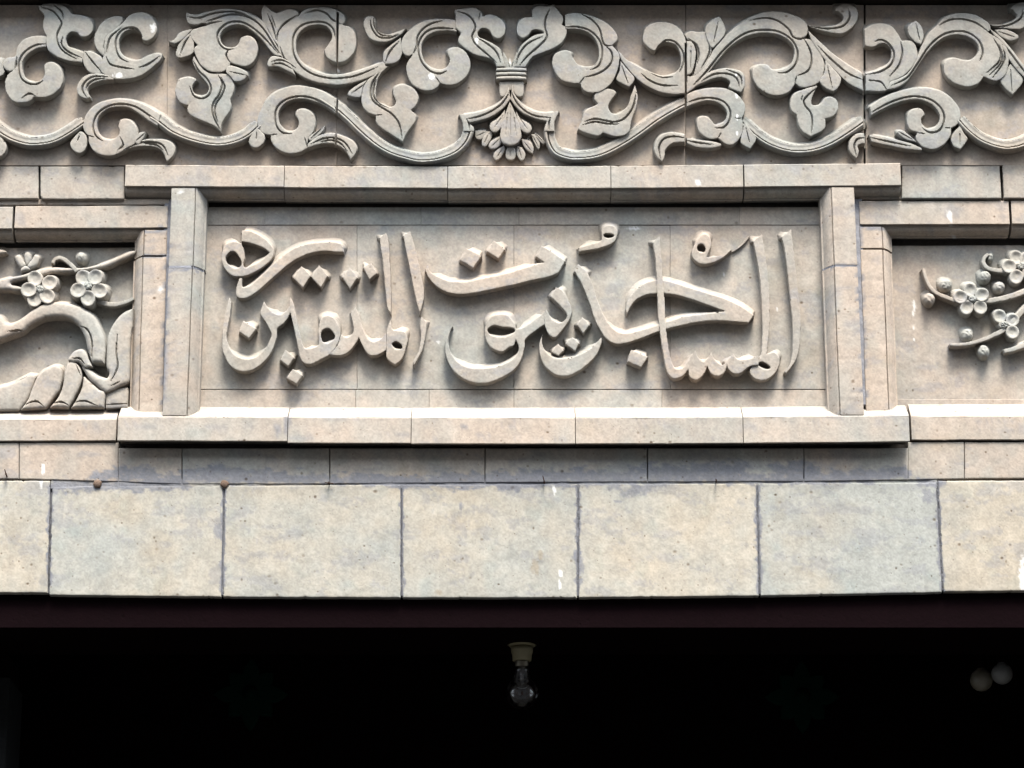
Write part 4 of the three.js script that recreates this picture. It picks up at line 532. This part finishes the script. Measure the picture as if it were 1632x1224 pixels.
// ------------------------------------------------------------------ dark passage behind the opening
{
  const zb = -0.013, yb = yAt(1000, zb / U);
  const beam = thing('timber_beam', 'dark red timber beam behind the stone lintel', 'beam');
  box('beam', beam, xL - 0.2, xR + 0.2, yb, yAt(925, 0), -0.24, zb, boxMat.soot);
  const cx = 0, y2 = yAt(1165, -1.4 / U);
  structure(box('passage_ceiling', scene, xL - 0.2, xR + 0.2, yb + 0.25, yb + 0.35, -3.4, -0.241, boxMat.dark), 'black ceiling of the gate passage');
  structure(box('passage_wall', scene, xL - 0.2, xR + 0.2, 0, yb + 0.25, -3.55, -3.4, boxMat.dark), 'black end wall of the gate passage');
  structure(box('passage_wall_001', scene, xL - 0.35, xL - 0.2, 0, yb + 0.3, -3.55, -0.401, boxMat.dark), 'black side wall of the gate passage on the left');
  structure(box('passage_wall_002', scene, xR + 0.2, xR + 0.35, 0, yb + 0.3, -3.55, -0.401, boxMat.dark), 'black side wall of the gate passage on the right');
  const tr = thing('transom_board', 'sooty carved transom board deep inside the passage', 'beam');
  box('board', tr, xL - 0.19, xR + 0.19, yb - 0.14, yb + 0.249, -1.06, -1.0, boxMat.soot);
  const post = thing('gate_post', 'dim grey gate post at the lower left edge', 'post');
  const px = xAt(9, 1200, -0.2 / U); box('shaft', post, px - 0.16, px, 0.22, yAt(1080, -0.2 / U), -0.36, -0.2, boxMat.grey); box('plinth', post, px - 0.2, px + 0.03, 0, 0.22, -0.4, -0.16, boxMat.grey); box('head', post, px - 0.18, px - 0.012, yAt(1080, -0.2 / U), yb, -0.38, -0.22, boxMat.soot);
  // bare bulb in a ceramic holder under the beam
  const zbulb = -0.16, zz = zbulb / U, k = (ZC - zbulb) / ZC * U * 1.0, y = (s) => yAt(s, zz), bx = xAt(832, 1060, zz);
  const lb = thing('light_bulb', 'unlit clear glass bulb in a yellowed holder hanging under the beam', 'light bulb'); lb.position.set(bx, yb, zbulb);
  const lathe = (name, pts, mat, par, n = 40) => { const m = new THREE.Mesh(new THREE.LatheGeometry(pts.map(([r, yy]) => new THREE.Vector2(r, yy)), n), mat); m.name = name; m.castShadow = m.receiveShadow = true; par.add(m); return m; };
  const cer = plain('yellowed_ceramic', [0.24, 0.21, 0.12], 0.4), brass = new THREE.MeshStandardMaterial({ name: 'dull_metal', color: 0x6b665a, metalness: 1, roughness: 0.45 }), glass = new THREE.MeshPhysicalMaterial({ name: 'bulb_glass', transmission: 1, thickness: 0, roughness: 0.02, ior: 1.5, color: 0xffffff }), wire = new THREE.MeshStandardMaterial({ name: 'wire', color: 0x555555, metalness: 1, roughness: 0.4 });
  const top = y(1012) - yb, h = (s) => y(s) - yb;
  lathe('ceramic_base', [[0, 0.0], [23 * k, 0.0], [23.5 * k, h(1014)], [22 * k, h(1018)], [22 * k, h(1019)], [20 * k, h(1020.5)], [22.5 * k, h(1022)], [21.5 * k, h(1028)], [19 * k, h(1031)], [0, h(1031)]], cer, lb);
  lathe('lamp_holder', [[0, h(1031)], [17.5 * k, h(1031.2)], [17 * k, h(1038)], [15 * k, h(1046)], [14.5 * k, h(1053)], [13 * k, h(1054)], [0, h(1054)]], cer, lb);
  lathe('screw_cap', [[0, h(1054)], [11 * k, h(1054.2)], [11.4 * k, h(1056)], [10.8 * k, h(1058)], [11.4 * k, h(1060)], [10.6 * k, h(1063)]], brass, lb);
  const gl = []; for (let i = 0; i <= 30; i++) { const a = i / 30 * Math.PI * 0.80; gl.push([25.5 * k * Math.sin(a), h(1105) - 25.5 * k * Math.cos(a)]); } gl.push([12 * k, h(1074)], [10.5 * k, h(1067)], [10.3 * k, h(1062)]);
  const bulb = lathe('glass_bulb', gl, glass, lb, 56);
  lathe('glass_stem', [[0, h(1092)], [3 * k, h(1091)], [2.6 * k, h(1078)], [6 * k, h(1064)]], glass, bulb, 20);
  const coil = []; for (let i = 0; i <= 60; i++) { const a = i / 60; coil.push(new THREE.Vector3((a - 0.5) * 16 * k, h(1095) - 0.0006 * Math.sin(a * 50) - 0.003 * Math.sin(a * Math.PI), 0.0006 * Math.cos(a * 50))); }
  const fm = new THREE.Mesh(new THREE.TubeGeometry(new THREE.CatmullRomCurve3(coil), 90, 0.00022, 5), wire); fm.name = 'filament'; bulb.add(fm);
  // two pale round bulbs deeper in, near the right edge
  const milk = plain('milky_glass', [0.16, 0.16, 0.155], 0.35), milk2 = plain('yellowed_milky_glass', [0.14, 0.125, 0.095], 0.35); milk.bumpMap = milk2.bumpMap = null;
  [[1597, 1074, 17, -0.30, milk, 'paler higher of the two milky globe lamps at the right edge'], [1564, 1084, 18, -0.32, milk2, 'yellowish lower of the two milky globe lamps at the right edge']].forEach(([sx, sy, r, z, m, lab], i) => {
    const o = thing(i ? 'globe_lamp_001' : 'globe_lamp', lab, 'lamp'); o.userData.group = 'milky globe lamps in the passage'; const s = (ZC - z) * U / ZC * 0.97; o.position.set(xAt(sx, sy, z / U), yAt(sy, z / U), z);
    const gp = []; for (let n = 0; n <= 20; n++) { const a = n / 20 * Math.PI * 0.86; gp.push([r * s * Math.sin(a), -r * s * Math.cos(a)]); } gp.push([6 * s, r * s * 1.05]); lathe('globe', gp, m, o, 32);
    lathe('holder', [[0, r * s * 1.04], [8 * s, r * s * 1.04], [8 * s, r * s * 1.7], [3 * s, r * s * 2], [0, r * s * 2]], boxMat.soot, o, 20);
    lathe('flex', [[0, r * s * 1.9], [2 * s, r * s * 1.9], [2 * s, yb + 0.251 - o.position.y], [0, yb + 0.251 - o.position.y]], boxMat.soot, o, 10);
  });
  // green painted rosettes on the transom
  const green = plain('green_paint', [0.004, 0.018, 0.012]);
  [[400, 1108, 'dark green carved leaf rosette on the passage beam, left of the bulb'], [1278, 1112, 'dark green carved leaf rosette on the passage beam, right of the bulb']].forEach(([sx, sy, lab], i) => {
    const o = thing(i ? 'green_rosette_001' : 'green_rosette', lab, 'ornament'); o.userData.group = 'green rosettes on the transom'; const z = -1.0; o.position.set(xAt(sx, sy, z / U), yAt(sy, z / U), z);
    const R = 0.072; for (let n = 0; n < 8; n++) { const s = new THREE.Shape(); s.moveTo(0, R * 0.18); s.quadraticCurveTo(R * 0.42, R * 0.55, 0, R * (n % 2 ? 0.86 : 1.05)); s.quadraticCurveTo(-R * 0.42, R * 0.55, 0, R * 0.18); const g = new THREE.ExtrudeGeometry(s, { depth: 0.012, bevelEnabled: true, bevelSize: 0.004, bevelThickness: 0.005, bevelSegments: 3, curveSegments: 10 }); g.rotateZ(n * Math.PI / 4); const m = new THREE.Mesh(g, green); m.name = 'petal'; m.castShadow = m.receiveShadow = true; o.add(m); }
    const m = lathe('boss', [[0, 0.034], [R * 0.12, 0.032], [R * 0.24, 0.02], [R * 0.26, 0]], green, o, 24); m.rotation.x = Math.PI / 2;
  });
}

// ------------------------------------------------------------------ small fixings in the joints
{
  const rust = plain('rust', [0.045, 0.027, 0.021]), plug = plain('clay_plug', [0.15, 0.105, 0.08]);
  [[525, 772, 0.15, 14, 'rusty nail stub in the joint near the second lintel block'], [867, 769, 1.35, 13, 'thin rusty nail standing in the joint right of the bulb'], [11, 759, 1.15, 14, 'rusty nail in the joint at the far left edge'], [1141, 769, 1.5, 6, 'tiny nail stub in the joint over the fifth block']].forEach(([sx, sy, a, len, lab], i) => {
    const o = new THREE.Group(); o.name = i ? `nail_00${i}` : 'nail'; o.userData = { label: lab, category: 'nail', group: 'nails in the bed joint' }; scene.add(o); o.position.set(xAt(sx, sy, 0), yAt(sy, 0), -0.004);
    const s = new THREE.Mesh(new THREE.CylinderGeometry(1.0 * U, 1.2 * U, 26 * U, 8), rust); s.name = 'shank'; s.rotation.x = Math.PI / 2; s.position.z = 4 * U; o.add(s);
    const b = new THREE.Mesh(new THREE.CylinderGeometry(0.7 * U, 1.1 * U, len * U, 8), rust); b.name = 'bent_tip'; b.rotation.z = Math.PI / 2 - a; b.position.set(Math.cos(a) * (i === 0 ? 0 : -1) * 2 * U, Math.sin(a) * len * 0.25 * U, 9 * U); if (i === 2) b.rotation.z = 0.35; o.add(b);
    o.traverse((m) => { if (m.isMesh) m.castShadow = m.receiveShadow = true; });
  });
  [[155.5, 771.5, 'brownish round plug in the joint near the left edge'], [358, 771.5, 'reddish round plug over the joint of the second and third blocks']].forEach(([sx, sy, lab], i) => {
    const g = new THREE.SphereGeometry(7 * U, 20, 14), p = g.attributes.position; for (let n = 0; n < p.count; n++) { const x = p.getX(n) / U, y = p.getY(n) / U, f = 1 + 0.12 * noise(x / 3 + i * 9, y / 3); p.setXYZ(n, p.getX(n) * f, p.getY(n) * f * 0.9, p.getZ(n) * 0.5); } g.computeVertexNormals();
    const m = new THREE.Mesh(g, plug); m.name = i ? 'joint_plug_001' : 'joint_plug'; m.userData = { label: lab, category: 'plug', group: 'plugs in the bed joint' }; m.castShadow = m.receiveShadow = true; m.position.set(xAt(sx, sy, 0), yAt(sy, 0), 0.001); scene.add(m);
  });
}
renderer.render(scene, camera);
